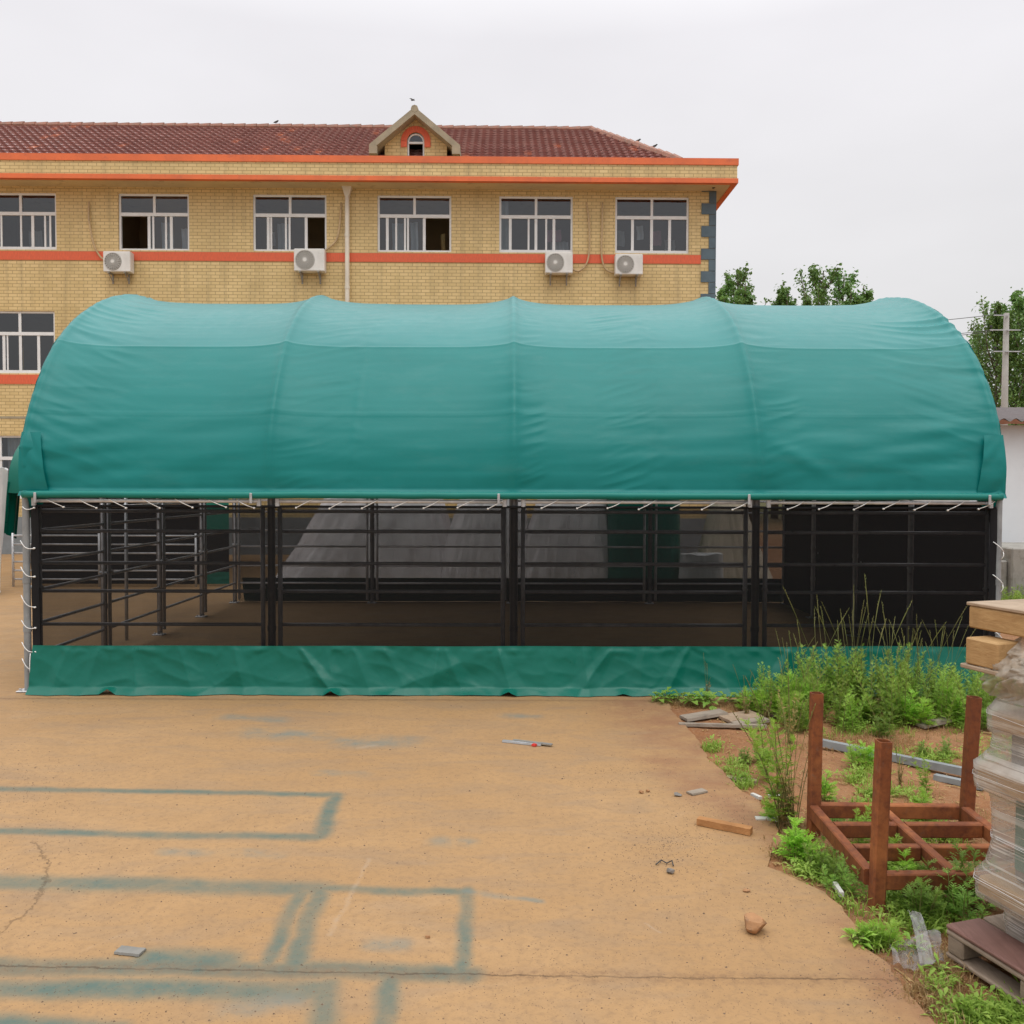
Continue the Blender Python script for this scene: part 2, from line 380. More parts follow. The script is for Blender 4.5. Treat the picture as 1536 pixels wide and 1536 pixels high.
def m_tarp(name, col, rough=.42, scuff=False, spec=.26):
    t = NT(name); v = t.coord('Object')
    n1 = t.noise(v, 1.2, 5, .55); n2 = t.noise(v, 9, 5, .6)
    c = t.mix(t.mr(n1, .3, .7), tuple(q * .95 for q in col), tuple(q * 1.04 for q in col))
    c = t.mix(t.mr(n2, .55, .8, 0, .05), c, tuple(min(1, q * 1.1 + .05) for q in col))
    if scuff:
        p = at(80, 690, 8.1); d = t.n('ShaderNodeVectorMath', operation='DISTANCE'); t.set(d.inputs[0], v); d.inputs[1].default_value = p - Vector((0, 11.04, 1.8)) if False else p
        k = t.math('MULTIPLY', t.mr(d.outputs['Value'], .03, .16, 1, 0), t.mr(t.noise(v, 22, 6, .7), .53, .6))
        c = t.mix(t.math('MULTIPLY', k, .7), c, (.5, .6, .6))
        dust = t.math('MULTIPLY', t.mr(t.noise(t.coord('Object', (.7, 1, 2.4)), 2.2, 6, .7), .52, .8), .06)
        c = t.mix(dust, c, (.30, .42, .40))
    wv = t.n('ShaderNodeTexChecker'); 
    nm = t.bump(t.math('ADD', t.math('MULTIPLY', n2, .5), t.noise(v, 160, 2, .5)), .16, .004)
    return t.done(t.principled(c, t.mr(n2, .3, .7, rough - .03, rough + .05), 0, spec, nm))
def m_mesh(a, col=(.008, .008, .0085)):
    t = NT('shade_net'); lw = t.n('ShaderNodeLayerWeight'); lw.inputs['Blend'].default_value = .5
    cosv = t.math('MAXIMUM', t.math('SUBTRACT', 1.0, lw.outputs['Facing']), .05)
    v = t.coord('Object'); n = t.noise(v, 2.5, 4, .6)
    op = t.math('DIVIDE', t.mr(n, .3, .7, a - .025, a + .025), cosv, clamp=True)
    tr = t.n('ShaderNodeBsdfTransparent'); p = t.principled(col, .6, 0, .1)
    return t.done(t.mixsh(op, tr.outputs[0], p))
def m_glass():
    t = NT('window_glass'); tr = t.n('ShaderNodeBsdfTransparent'); tr.inputs[0].default_value = (.58, .61, .62, 1)
    gl = t.n('ShaderNodeBsdfGlossy'); gl.inputs['Roughness'].default_value = .03; gl.inputs['Color'].default_value = (.9, .92, .95, 1)
    fr = t.n('ShaderNodeFresnel'); fr.inputs[0].default_value = 1.5
    v = t.coord('Object'); nm = t.bump(t.noise(v, 1.4, 2, .5), .03, .05); t.set(gl.inputs['Normal'], nm)
    return t.done(t.mixsh(t.math('ADD', fr.outputs[0], .05), tr.outputs[0], gl.outputs[0]))
def m_film(name, op=.4, col=(.62, .57, .52), streak=True, rot=0.):
    t = NT(name); v = t.coord('Object', (1, 1, 1), (0, 0, rot))
    n2 = t.noise(v, 3.5, 5, .6)
    n1 = t.noise(t.coord('Object', (1.2, 1.2, 55), (.16, .1, 0)), 1., 3, .6, .3); n1b = t.noise(t.coord('Object', (1.0, 1.0, 40), (-.12, -.1, 0)), 1., 2, .5, .2)
    if streak:
        ln = t.math('MAXIMUM', t.mr(n1, .56, .60), t.mr(n1b, .58, .62)); ln = t.math('MULTIPLY', ln, t.mr(n2, .3, .6, .25, 1))
        o = t.math('ADD', t.math('MULTIPLY', ln, .42), t.mr(n2, .3, .7, op - .12, op + .12), clamp=True)
    else: o = t.mr(t.noise(v, 6, 6, .7), .3, .7, op - .2, op + .22)
    tr = t.n('ShaderNodeBsdfTransparent'); tr.inputs[0].default_value = (.97, .97, .96, 1)
    nm = t.bump(t.math('ADD', t.math('MULTIPLY', n1, .5 if streak else .1), t.math('MULTIPLY', t.noise(v, 14, 5, .65), .6)), .5, .02)
    pc_ = t.mix(ln, col, (.74, .71, .66)) if streak else t.mix(t.mr(n2, .35, .7), col, tuple(q * .7 for q in col))
    p = t.principled(pc_, .25, 0, .6, nm)
    tl = t.n('ShaderNodeBsdfTranslucent'); tl.inputs[0].default_value = (*col, 1)
    return t.done(t.mixsh(o, tr.outputs[0], t.mixsh(.3, p, tl.outputs[0])))
def m_wood(name, col, col2, scale=1., axis=(1, 14, 14), rough=.7):
    t = NT(name); v = t.coord('Object', axis)
    n1 = t.noise(v, 3 * scale, 6, .65, 1.5); n2 = t.noise(t.coord('Object'), 9, 5, .6)
    c = t.mix(t.mr(n1, .32, .68), col, col2); c = t.mix(t.mr(n2, .5, .75, 0, .5), c, tuple(q * .55 for q in col))
    return t.done(t.principled(c, rough, 0, .3, t.bump(n1, .4, .006)))
def m_rust():
    t = NT('rusty_steel'); v = t.coord('Object')
    n1 = t.noise(v, 5, 6, .65); n2 = t.noise(v, 30, 5, .7)
    c = t.mix(t.mr(n1, .3, .7), (.15, .043, .016), (.27, .085, .026)); c = t.mix(t.mr(n2, .45, .7, 0, .75), c, (.085, .026, .014)); c = t.mix(t.mr(t.noise(v, 3.2, 6, .7), .5, .68, 0, .7), c, (.40, .145, .045)); c = t.mix(t.mr(t.noise(v, 14, 5, .7), .6, .7, 0, .5), c, (.16, .10, .07))
    return t.done(t.principled(c, .75, 0, .35, t.bump(n2, .35, .004)))
def m_galv(name='galvanised_steel', col=(.45, .46, .47), rough=.45, metal=.55):
    return pmat(name, col, rough, .2, 9, .1, 60, metal, .5)

M = dict(
    brick=m_brick(), concrete=m_concrete(), soil=m_soil(),
    orange=pmat('orange_trim', (.72, .155, .045), .55, .12, 2, .1, 30, col2=(.52, .12, .05), c2amt=(.55, .8)),
    orangebrick=pmat('orange_brick_band', (.70, .125, .05), .6, .14, 9, .25, 20, stretch=(6, 1, 1)),
    quoin=pmat('quoin_slate', (.085, .125, .15), .6, .2, 3, .2, 30),
    ridge=pmat('ridge_tile', (.30, .135, .09), .7, .25, 6, .2, 30, col2=(.22, .17, .13)),
    soffit=pmat('soffit_plaster', (.62, .49, .29), .8, .1, 1.5, .1, 20, col2=(.38, .27, .15), c2amt=(.58, .8)),
    cement=pmat('cement_render', (.34, .29, .20), .8, .2, 3, .2, 30),
    frame=pmat('white_window_frame', (.74, .74, .73), .4, .06, 4),
    glass=m_glass(), room=pmat('room_wall', (.34, .24, .13), .9, .15, 1.2), roomdark=pmat('room_wall_dark', (.20, .18, .16), .9, .15, 1.2),
    curtain=pmat('curtain_cloth', (.55, .60, .64), .9, .12, 3), cloth_pink=pmat('pink_cloth', (.5, .25, .33), .9, .1, 5), cloth_white=pmat('white_cloth', (.75, .77, .8), .9, .1, 5), timber_in=pmat('yellow_timber', (.55, .42, .2), .7),
    pipe=pmat('downpipe_pvc', (.72, .66, .55), .5, .1, 2, col2=(.5, .44, .34), c2amt=(.6, .85)),
    ac=pmat('ac_casing', (.72, .70, .66), .45, .08, 4, col2=(.55, .52, .46), c2amt=(.6, .85)), grille=pmat('ac_grille', (.17, .155, .13), .6, .1, 5), dark=pmat('dark_recess', (.02, .02, .02), .7), hose=pmat('ac_hose', (.50, .36, .20), .7, .15, 8),
    plinth=pmat('plinth_tile', (.20, .22, .23), .6, .15, 4),
    cover=m_tarp('green_pvc_cover', (.002, .172, .160), .36, True), covertop_sheen=m_tarp('green_pvc_top_sheen', (.022, .195, .19), .36, True),  # second one: same cloth above the seam, sky sheen painted in as paler green
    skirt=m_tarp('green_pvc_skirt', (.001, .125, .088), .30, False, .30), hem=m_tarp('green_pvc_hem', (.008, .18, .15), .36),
    net=m_mesh(.67), net2=m_mesh(.58), net3=m_mesh(.46), netdark=m_mesh(.62),
    galv=m_galv(), galv_light=m_galv('bright_galvanised_steel', (.60, .60, .61), .4, .35), bluegalv=m_galv('weathered_galvanised', (.25, .265, .27), .6, .2), tie=pmat('white_tie', (.78, .78, .76), .5, .05),
    panel=m_galv('dark_painted_pipe', (.50, .49, .50), .34, .15), leg=m_galv('dark_leg_pipe', (.16, .155, .155), .42, .4),
    rust=m_rust(), rock=pmat('brown_rock', (.37, .19, .085), .85, .3, 9, .7, 25, col2=(.16, .10, .06)), greystone=pmat('grey_stone', (.2, .18, .16), .9, .3, 12, .6, 40),
    plank=m_wood('orange_plank', (.34, .15, .05), (.44, .22, .085)), block=m_wood('timber_block', (.32, .185, .075), (.46, .29, .13), 1, (9, 1.5, 14)), oldwood=m_wood('weathered_board', (.30, .215, .145), (.40, .30, .21), 1, (3, 3, 14)), redboard=m_wood('reddish_board', (.14, .07, .055), (.20, .105, .085), 1, (10, 1.2, 10)), greywood=m_wood('grey_wood', (.22, .18, .14), (.34, .28, .22)),
    pallet=m_wood('pallet_wood', (.21, .155, .11), (.29, .22, .165), 1, (12, 1.2, 12)),
    film=m_film('stretch_film', .36, (.60, .56, .51)), filmtop=m_film('loose_film', .68, (.52, .45, .36), False), scrap=m_film('clear_plastic_scrap', .38, (.6, .58, .58), False),
    greysheet=pmat('grey_tarpaulin', (.70, .66, .66), .4, .10, 1.6, .3, 7, col2=(.56, .52, .52)), whitesheet=pmat('white_sheeting', (.72, .72, .72), .5, .1, 3, .4, 10), beigesheet=pmat('beige_sheeting', (.62, .53, .40), .6, .1, 3, .4, 10),
    sack_grey=pmat('grey_goods', (.20, .19, .18), .6, .25, 5, .3, 20), sack_green=pmat('green_goods', (.05, .16, .12), .6, .2, 5, .3, 20), darkpanel=pmat('black_cloth', (.012, .012, .013), .8, .2, 3, spec=.2),
    white=pmat('white_wall_panel', (.72, .77, .80), .6, .05, 1.2, .05, 10, col2=(.62, .60, .57), c2amt=(.62, .9)), rooftin=pmat('red_tin', (.065, .046, .044), .55, .25, 3, .1, 20, col2=(.13, .10, .095), stretch=(14, .4, 1)), rustedge=pmat('rusty_edge', (.17, .065, .03), .8, .3, 9, .3, 30),
    oldconc=pmat('old_concrete', (.30, .285, .255), .9, .2, 3, .4, 25, col2=(.18, .165, .14)), poleconc=pmat('pole_concrete', (.33, .31, .28), .85, .12, 4, .2, 30), wire=pmat('black_wire', (.05, .05, .05), .6),
    leaf=leafmat('weed_leaf', (.20, .36, .04), (.46, .62, .13)), leaf2=leafmat('fresh_leaf', (.24, .46, .04), (.42, .62, .10)), leafdark=leafmat('broad_leaf', (.15, .30, .04), (.34, .50, .10)), stalk=leafmat('seed_stalk', (.20, .23, .065), (.36, .32, .13)), straw=leafmat('dry_straw', (.42, .27, .11), (.55, .40, .20)), treeleaf=leafmat('tree_leaf', (.085, .18, .045), (.20, .33, .08), .15, .3),
    bark=pmat('bark', (.12, .095, .07), .9, .25, 6, .5, 20), bird=pmat('bird_feather', (.05, .045, .04), .8), pebble=pmat('pebbles', (.15, .10, .065), .9, .4, 7),
    redplastic=pmat('red_plastic', (.6, .04, .03), .4), chip=pmat('grey_tile', (.20, .19, .17), .7, .2, 8), whitepipe=pmat('white_pipe', (.52, .50, .46), .5, .1, 6),
)

# ================================================================== GROUND
def fbm(x, y, z=0., o=4):
    return noise.fractal(Vector((x, y, z)), 1.0, 2.0, o)
slab_px = [(1003, 1053), (1012, 1072), (1035, 1098), (1048, 1112), (1062, 1135), (1085, 1158), (1108, 1180), (1140, 1205), (1163, 1232), (1172, 1262), (1150, 1300), (1192, 1318), (1235, 1338), (1262, 1360), (1280, 1392), (1300, 1420), (1330, 1448), (1362, 1488), (1398, 1530)]
pts = [G(*q) for q in slab_px]
pts = [Vector((60, 7.72, 0)), Vector((4.9, 7.72, 0))][1:] + pts
edge = []
for a, b in zip(pts[:-1], pts[1:]):
    n = max(2, int((b - a).length / .04))
    for k in range(n):
        p = a.lerp(b, k / n)
        edge.append(Vector((p.x + .022 * fbm(p.x * 6, p.y * 6, 3) + .006 * fbm(p.x * 30, p.y * 30), p.y + .014 * fbm(p.x * 6, p.y * 6, 9), 0)))
edge.append(pts[-1])
last = pts[-1]
outline = [Vector((4.9, 60, 0))] + edge + [Vector((last.x + .25, 1.2, 0)), Vector((last.x + .6, -6, 0)), Vector((-60, -6, 0)), Vector((-60, 60, 0))]
bm = bmesh.new()
vs = [bm.verts.new(p) for p in outline]
f = bm.faces.new(vs)
if f.normal.z < 0: f.normal_flip()
bm.normal_update()
if f.normal.z < 0: bmesh.ops.reverse_faces(bm, faces=[f])
ex = bmesh.ops.extrude_face_region(bm, geom=[f])
low = [q for q in ex['geom'] if isinstance(q, bmesh.types.BMVert)]
for q in low: q.co.z = 0
for q in vs: q.co.z = -.10
bmesh.ops.triangulate(bm, faces=bm.faces[:])
mb = MB(); mb.addbm(bm)
yard = mb.build('concrete_yard', M['concrete']); tag(yard, kind='structure')

def on_slab(x, y):
    c = False; n = len(outline)
    for i in range(n):
        a, b = outline[i], outline[i - 1]
        if (a.y > y) != (b.y > y) and x < (b.x - a.x) * (y - a.y) / (b.y - a.y) + a.x: c = not c
    return c
def axis(pieces):
    out = []
    for a, b, st in pieces:
        n = max(1, round((b - a) / st)); out += [a + (b - a) * k / n for k in range(n)]
    return out + [pieces[-1][1]]
xs = axis([(-600, -100, 250), (-100, 0, 25), (0, .6, .3), (.6, 5.5, .035), (5.5, 9, .25), (9, 40, 8), (40, 600, 140)])
ys = axis([(-60, 1, 20), (1, 2.4, .35), (2.4, 8.4, .035), (8.4, 16, .6), (16, 80, 8), (80, 900, 160)])
def gz(x, y):
    if x < .6 or x > 9 or y < 1 or y > 16: return -.045
    b = -.024 + .022 * fbm(x * 1.3, y * 1.3, 1) + .007 * fbm(x * 9, y * 9, 4)
    # a low bank of earth along the weeds
    b += .06 * exp(-((y - 7.1) / .5) ** 2) * (1 / (1 + exp(-(x - 2.9) / .25)))
    return b
mb = MB(); nx = len(xs)
mb.v = [(x, y, gz(x, y)) for y in ys for x in xs]
for j in range(len(ys) - 1):
    for i in range(nx - 1):
        mb.f.append((j * nx + i, j * nx + i + 1, (j + 1) * nx + i + 1, (j + 1) * nx + i)); mb.mi.append(0)
ground = mb.build('ground', M['soil'], smooth=True); tag(ground, kind='structure')
def soilz(x, y): return gz(x, y)

# ================================================================== OFFICE BUILDING
BY = 24.0
bld = thing('office_building', 'long three storey yellow brick building with red tiled roof and orange bands', 'building', (0, BY, 0))
bld.rotation_euler.z = radians(.45)
def bp(px, py, dy=0.):                    # photo pixel -> building-local x, z on the plane y = dy
    d = ray(px, py); c, s = cos(radians(.45)), sin(radians(.45))
    # plane: -s*x + c*(y-BY) = dy
    t = (dy + c * BY) / (-s * d.x + c * d.y)
    X, Y, Z = d.x * t, d.y * t - BY, CAMH + d.z * t
    return (c * X + s * Y, Z)
WX0, WX1 = -21., bp(1072, 380)[0]
WALLTOP = 10.12
winpx = [(-26, 292, 85, 377), (177, 290, 284, 376), (379, 290, 490, 376), (566, 291, 677, 376), (749, 292, 859, 378), (923, 295, 1033, 382)]
lowpx = [(-26, 466, 83, 560)]
gndpx = [(-40, 653, 38, 748)]
def rect(p):
    a = bp(p[0], p[1]); b = bp(p[2], p[3]); return (a[0], b[1], b[0], a[1])       # x0,z0,x1,z1
up = [rect(p) for p in winpx]; zt = sum(r[3] for r in up) / 6; zb = sum(r[1] for r in up) / 6
up = [(r[0], zb, r[2], zt) for r in up]
lw_ = rect(lowpx[0]); gw_ = rect(gndpx[0])
holes = up + [lw_, gw_]
xs_ = sorted({WX0, WX1, *[h[0] for h in holes], *[h[2] for h in holes]}); zs_ = sorted({-.1, WALLTOP, *[h[1] for h in holes], *[h[3] for h in holes]})
mb = MB()
for i in range(len(xs_) - 1):
    for j in range(len(zs_) - 1):
        cx, cz = (xs_[i] + xs_[i + 1]) / 2, (zs_[j] + zs_[j + 1]) / 2
        if any(h[0] < cx < h[2] and h[1] < cz < h[3] for h in holes): continue
        mb.quad((xs_[i], 0, zs_[j]), (xs_[i + 1], 0, zs_[j]), (xs_[i + 1], 0, zs_[j + 1]), (xs_[i], 0, zs_[j + 1]))
for h in holes:
    x0, z0, x1, z1 = h; d = .16
    mb.quad((x0, 0, z0), (x0, d, z0), (x1, d, z0), (x1, 0, z0)); mb.quad((x0, 0, z1), (x1, 0, z1), (x1, d, z1), (x0, d, z1))
    mb.quad((x0, 0, z0), (x0, 0, z1), (x0, d, z1), (x0, d, z0)); mb.quad((x1, 0, z0), (x1, d, z0), (x1, d, z1), (x1, 0, z1))
mb.quad((WX1, 0, -.1), (WX1, 9, -.1), (WX1, 9, WALLTOP), (WX1, 0, WALLTOP)); mb.quad((WX0, 9, -.1), (WX0, 0, -.1), (WX0, 0, WALLTOP), (WX0, 9, WALLTOP)); mb.quad((WX1, 9, -.1), (WX0, 9, -.1), (WX0, 9, WALLTOP), (WX1, 9, WALLTOP))
mb.build('wall', M['brick'], bld, local=True)
# eaves: brick fascia with two orange bands, soffit, on three sides
EX1, EY0 = bp(1106, 250, -.7)[0], -.7
ztop = bp(560, 234, -.7)[1]; zA = bp(560, 244, -.7)[1]; zB = bp(560, 264, -.7)[1]; zC = bp(560, 271, -.7)[1]
WT = zC
for nm, m, z0, z1, pr in (('fascia', 'brick', zB, zA, 0), ('eave_band', 'orange', zA, ztop, .03), ('eave_band', 'orange', zC, zB, .025)):
    mb = MB()
    mb.box((WX0 - .3, EY0 - pr, z0), (EX1 + pr, EY0 + .12, z1)); mb.box((EX1 - .12, EY0 + .12, z0), (EX1 + pr, 9.7, z1))
    mb.build(nm, M[m], bld, local=True)
mb = MB(); mb.box((WX0 - .3, EY0 + .12, zC + .02), (EX1 - .12, 9.7, zC + .1)); mb.build('soffit', M['soffit'], bld, local=True)
# roof
RY0, RY1 = .35, 3.9
er = bp(1022, 238, RY0); rz0 = bp(600, 236, RY0)[1] - .08
rr_ = bp(886, 187, RY1); rz1 = bp(500, 186, RY1)[1] - .14; RXE, RXR = er[0], rr_[0]
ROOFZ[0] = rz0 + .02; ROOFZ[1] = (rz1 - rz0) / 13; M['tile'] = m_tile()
mb = MB()
rows, rs = 13, 3
slope = sqrt((RY1 - RY0) ** 2 + (rz1 - rz0) ** 2); nz_, ny_ = (RY1 - RY0) / slope, -(rz1 - rz0) / slope
cols = []; x = WX0 - .2
while x < RXE: cols.append(x); x += .22 / 6
def rv(x, t, h):
    xl = RXE + (RXR - RXE) * t; x = min(x, xl)
    return (x, RY0 + (RY1 - RY0) * t + ny_ * h, rz0 + (rz1 - rz0) * t + nz_ * h)
ts = []
for j in range(rows):
    for fr, hh in ((0.001, .06), (.5, .025), (.999, .0)): ts.append(((j + fr) / rows, hh))
nc = len(cols)
for (t, hh) in ts:
    for x in cols:
        h = hh + .026 * abs(sin(pi * x / .22)) + .012 * noise.noise(Vector((math.floor(x / .22) * 1.7, math.floor(t * rows) * 2.3, 0)))
        mb.v.append(rv(x, t, h + .02 * noise.noise(Vector((x * .3, t * 3, 0)))))
for j in range(len(ts) - 1):
    for i in range(nc - 1):
        xl = RXE + (RXR - RXE) * ts[j][0]
        if cols[i] > xl: continue
        mb.f.append((j * nc + i, j * nc + i + 1, (j + 1) * nc + i + 1, (j + 1) * nc + i)); mb.mi.append(0)
hipN, hipR = Vector((RXE, RY0, rz0)), Vector((RXR, RY1, rz1)); hipF = Vector((RXE, RY1 * 2 - RY0, rz0))
mb.add([hipN, hipF, hipR], [(0, 1, 2)]); mb.add([hipF, (WX0, hipF.y, rz0), (WX0, RY1, rz1), hipR], [(0, 1, 2, 3)])

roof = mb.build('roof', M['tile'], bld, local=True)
mb = MB()
def ridge_run(a, b):
    L = (b - a).length; n = int(L / .36)
    for k in range(n):
        p, q = a.lerp(b, k / n), a.lerp(b, (k + 1.08) / n)
        o = Vector((0, 0, .015 * noise.noise(Vector((k * .9, a.x, 2)))))
        mb.tube([p + o, q + o], [.105, .135], 8)
ridge_run(Vector((WX0, RY1, rz1 + .01)), Vector((RXR, RY1, rz1 + .01))); ridge_run(Vector((RXE, RY0, rz0 + .03)), Vector((RXR, RY1, rz1 + .01)))
mb.build('ridge_tiles', M['ridge'], roof, local=True, auto=.7)
# orange bands on the wall
for (py0, py1, x1) in ((380, 393, 1050), (562, 576, 80)):
    mb = MB(); z1 = bp(560 if py0 < 500 else 40, py0)[1]; z0 = bp(560 if py0 < 500 else 40, py1)[1]; xe = bp(1051, 387)[0]
    # split under the windows so nothing overlaps the frames
    mb.box((WX0, -.02, z0), (xe, .01, z1)); mb.build('brick_band', M['orangebrick'], bld, local=True)
mb = MB(); mb.box((WX0, -.05, -.1), (WX1 + .05, .02, 1.02)); mb.build('plinth', M['plinth'], bld, local=True)
mb = MB(); mb.box((WX0, -.012, bp(20, 628)[1]), (bp(60, 628)[0] + .6, .01, bp(20, 624.5)[1])); mb.build('string_course', M['cement'], bld, local=True)
# quoins
mb = MB(); zq = 3.2; k = 0; xq0, xq1 = bp(1063, 380)[0], bp(1051.5, 380)[0]
qh = (bp(1060, 300)[1] - bp(1060, 317)[1])
while zq < WALLTOP - .02:
    wq = xq1 if k % 2 == 0 else xq0
    zz = min(zq + qh - .012, WALLTOP + .02)
    mb.box((wq, -.028, zq), (WX1 + .028, .3 if k % 2 == 0 else .22, zz)); zq += qh; k += 1
mb.build('corner_quoins', M['quoin'], bld, local=True)
# downpipe
mb = MB(); dx = bp(522, 360)[0]; dzt = bp(524, 290)[1]
mb.tube([(dx, -.11, dzt - .05), (dx - .01, -.11, 4.2), (dx - .015, -.11, .2)], .062, 10)
mb.add([(dx - .13, -.22, dzt + .13), (dx + .13, -.22, dzt + .13), (dx + .13, -.01, dzt + .13), (dx - .13, -.01, dzt + .13), (dx - .06, -.17, dzt - .12), (dx + .06, -.17, dzt - .12), (dx + .06, -.05, dzt - .12), (dx - .06, -.05, dzt - .12)], [(0, 4, 5, 1), (1, 5, 6, 2), (2, 6, 7, 3), (3, 7, 4, 0), (0, 1, 2, 3), (4, 7, 6, 5)])
for zc in (dzt - 1.2, dzt - 2.6, dzt - 4.2): mb.tube([(dx - .004, -.11, zc), (dx - .004, -.11, zc + .08)], .072, 10); mb.box((dx - .02, -.06, zc + .02), (dx + .02, .0, zc + .06))
mb.build('downpipe', M['pipe'], bld, local=True, auto=.6)
# outlet plate above the hopper
# windows
def window(r, mull, opens, curt, room, trans=.36):
    x0, z0, x1, z1 = r; W, H = x1 - x0, z1 - z0; y = .05; fw = .055
    mb = MB()
    mb.box((x0, y, z0), (x1, y + .07, z0 + fw)); mb.box((x0, y, z1 - fw), (x1, y + .07, z1)); mb.box((x0, y, z0 + fw), (x0 + fw, y + .07, z1 - fw)); mb.box((x1 - fw, y, z0 + fw), (x1, y + .07, z1 - fw))
    zt_ = z1 - H * trans
    mb.box((x0 + fw, y - .004, zt_ - .045), (x1 - fw, y + .066, zt_ + .045)); xm = (x0 + x1) / 2
    mb.box((xm - .035, y, zt_ + .045), (xm + .035, y + .07, z1 - fw))
    wo_ = mb.build('window', M['frame'], bld, local=True)
    s = MB()
    for mfr, th in mull:
        xx = x0 + W * mfr; s.box((xx - th / 2, y + .012, z0 + fw), (xx + th / 2, y + .05, zt_ - .045))
    s.box((x0 + fw, y + .014, z0 + fw), (x1 - fw, y + .048, z0 + fw + .035)) if not opens else None
    s.build('sash', M['frame'], wo_, local=True)
    g = MB(); yy = y + .03
    g.quad((x0 + fw, yy, zt_ + .04), (xm, yy, zt_ + .04), (xm, yy, z1 - fw), (x0 + fw, yy, z1 - fw)); g.quad((xm, yy + .001, zt_ + .04), (x1 - fw, yy + .001, zt_ + .04), (x1 - fw, yy + .001, z1 - fw), (xm, yy + .001, z1 - fw))
    a, b = x0 + fw, x1 - fw
    if opens:
        o0, o1 = x0 + W * opens[0], x0 + W * opens[1]
        segs = ([(a, o0)] if o0 - a > .1 else []) + ([(o1, b)] if b - o1 > .1 else [])
    else: segs = [(a, b)]
    for p, q in segs: g.quad((p, yy, z0 + fw), (q, yy, z0 + fw), (q, yy, zt_ - .04), (p, yy, zt_ - .04))
    g.build('glass', M['glass'], wo_, local=True)
    rm = MB(); X0, X1, D = x0 - .5, x1 + .5, 2.6; Z0, Z1 = z0 - .9, z1 + .3
    rm.quad((X0, D, Z0), (X1, D, Z0), (X1, D, Z1), (X0, D, Z1)); rm.quad((X0, .2, Z0), (X0, D, Z0), (X0, D, Z1), (X0, .2, Z1)); rm.quad((X1, D, Z0), (X1, .2, Z0), (X1, .2, Z1), (X1, D, Z1)); rm.quad((X0, .2, Z1), (X0, D, Z1), (X1, D, Z1), (X1, .2, Z1)); rm.quad((X0, D, Z0), (X0, .2, Z0), (X1, .2, Z0), (X1, D, Z0))
    rm.build('room', M[room], wo_, local=True)
    for (c0, c1, zz0, zz1, m, yy2) in curt:
        cb_ = MB(); n = 24
        def cf(u, v): return (x0 + W * (c0 + (c1 - c0) * u) + .01 * sin(v * 5), yy2 + .035 * sin(u * (c1 - c0) * 60) + .015 * noise.noise(Vector((u * 4, v * 3, c0))), z0 + H * (zz0 + (zz1 - zz0) * v))
        cb_.grid(cf, n, 6); cb_.build('curtain' if m in ('curtain',) else 'hanging_cloth', M[m], wo_, local=True, smooth=True)
T, N_ = .075, .05
window(up[0], [(.23, N_), (.50, N_), (.66, T), (.83, N_), (.9, N_)], None, [(.70, .78, .0, .6, 'curtain', .5), (.3, .5, 0, .55, 'curtain', 1.2)], 'roomdark')
window(up[1], [(.42, T), (.48, N_), (.66, N_), (.735, T)], (.04, .42), [(.5, .68, 0, .6, 'curtain', .55), (.8, .95, .08, .48, 'cloth_white', .5)], 'room')
window(up[2], [(.2, T), (.24, N_), (.44, N_), (.49, N_), (.715, T)], (.72, .97), [(.26, .42, 0, .6, 'curtain', .6), (.05, .15, .3, .55, 'cloth_white', 1.2)], 'room')
window(up[3], [(.13, T), (.25, N_), (.37, N_), (.41, N_), (.63, T)], (.64, .97), [(.17, .33, 0, .6, 'curtain', .5), (.43, .53, 0, .6, 'curtain', .4), (.82, .88, 0, .55, 'timber_in', 1.2)], 'room')
window(up[4], [(.15, T), (.40, N_), (.5, T), (.64, N_), (.745, T)], None, [(.02, .13, .0, .98, 'curtain', .35), (.66, .86, .28, .5, 'cloth_pink', .5), (.72, .97, .04, .32, 'cloth_white', .7)], 'roomdark')
window(up[5], [(.24, T), (.5, T), (.745, T)], None, [(.33, .42, .33, .58, 'cloth_white', .5), (.05, .2, .3, .58, 'curtain', 1.0), (.58, .7, .28, .55, 'cloth_pink', .8), (.8, .95, .3, .5, 'cloth_white', 1.4)], 'roomdark')
window(lw_, [(.27, T), (.5, T), (.755, T), (.32, .04)], None, [(.36, .43, 0, .6, 'timber_in', .5), (.62, .66, 0, .62, 'timber_in', .5), (.84, .88, 0, .62, 'timber_in', .5)], 'roomdark')
window(gw_, [(.5, T), (.87, T)], None, [(.05, .45, 0, .98, 'curtain', .35), (.53, .96, 0, .98, 'curtain', .35)], 'room')
# dormer
dxm = bp(624, 200, .35)[0]; dz0 = rz0 - .05; dzp = bp(624, 166, .2)[1]
dw = (bp(678, 210, .3)[0] - bp(574, 210, .3)[0]) / 2 - .1
yf = .30; arch_r = .235; az0 = bp(624, 212, .3)[1]; 
zE = bp(624, 214, .3)[1]; zP = bp(624, 178, .3)[1]
mb = MB()
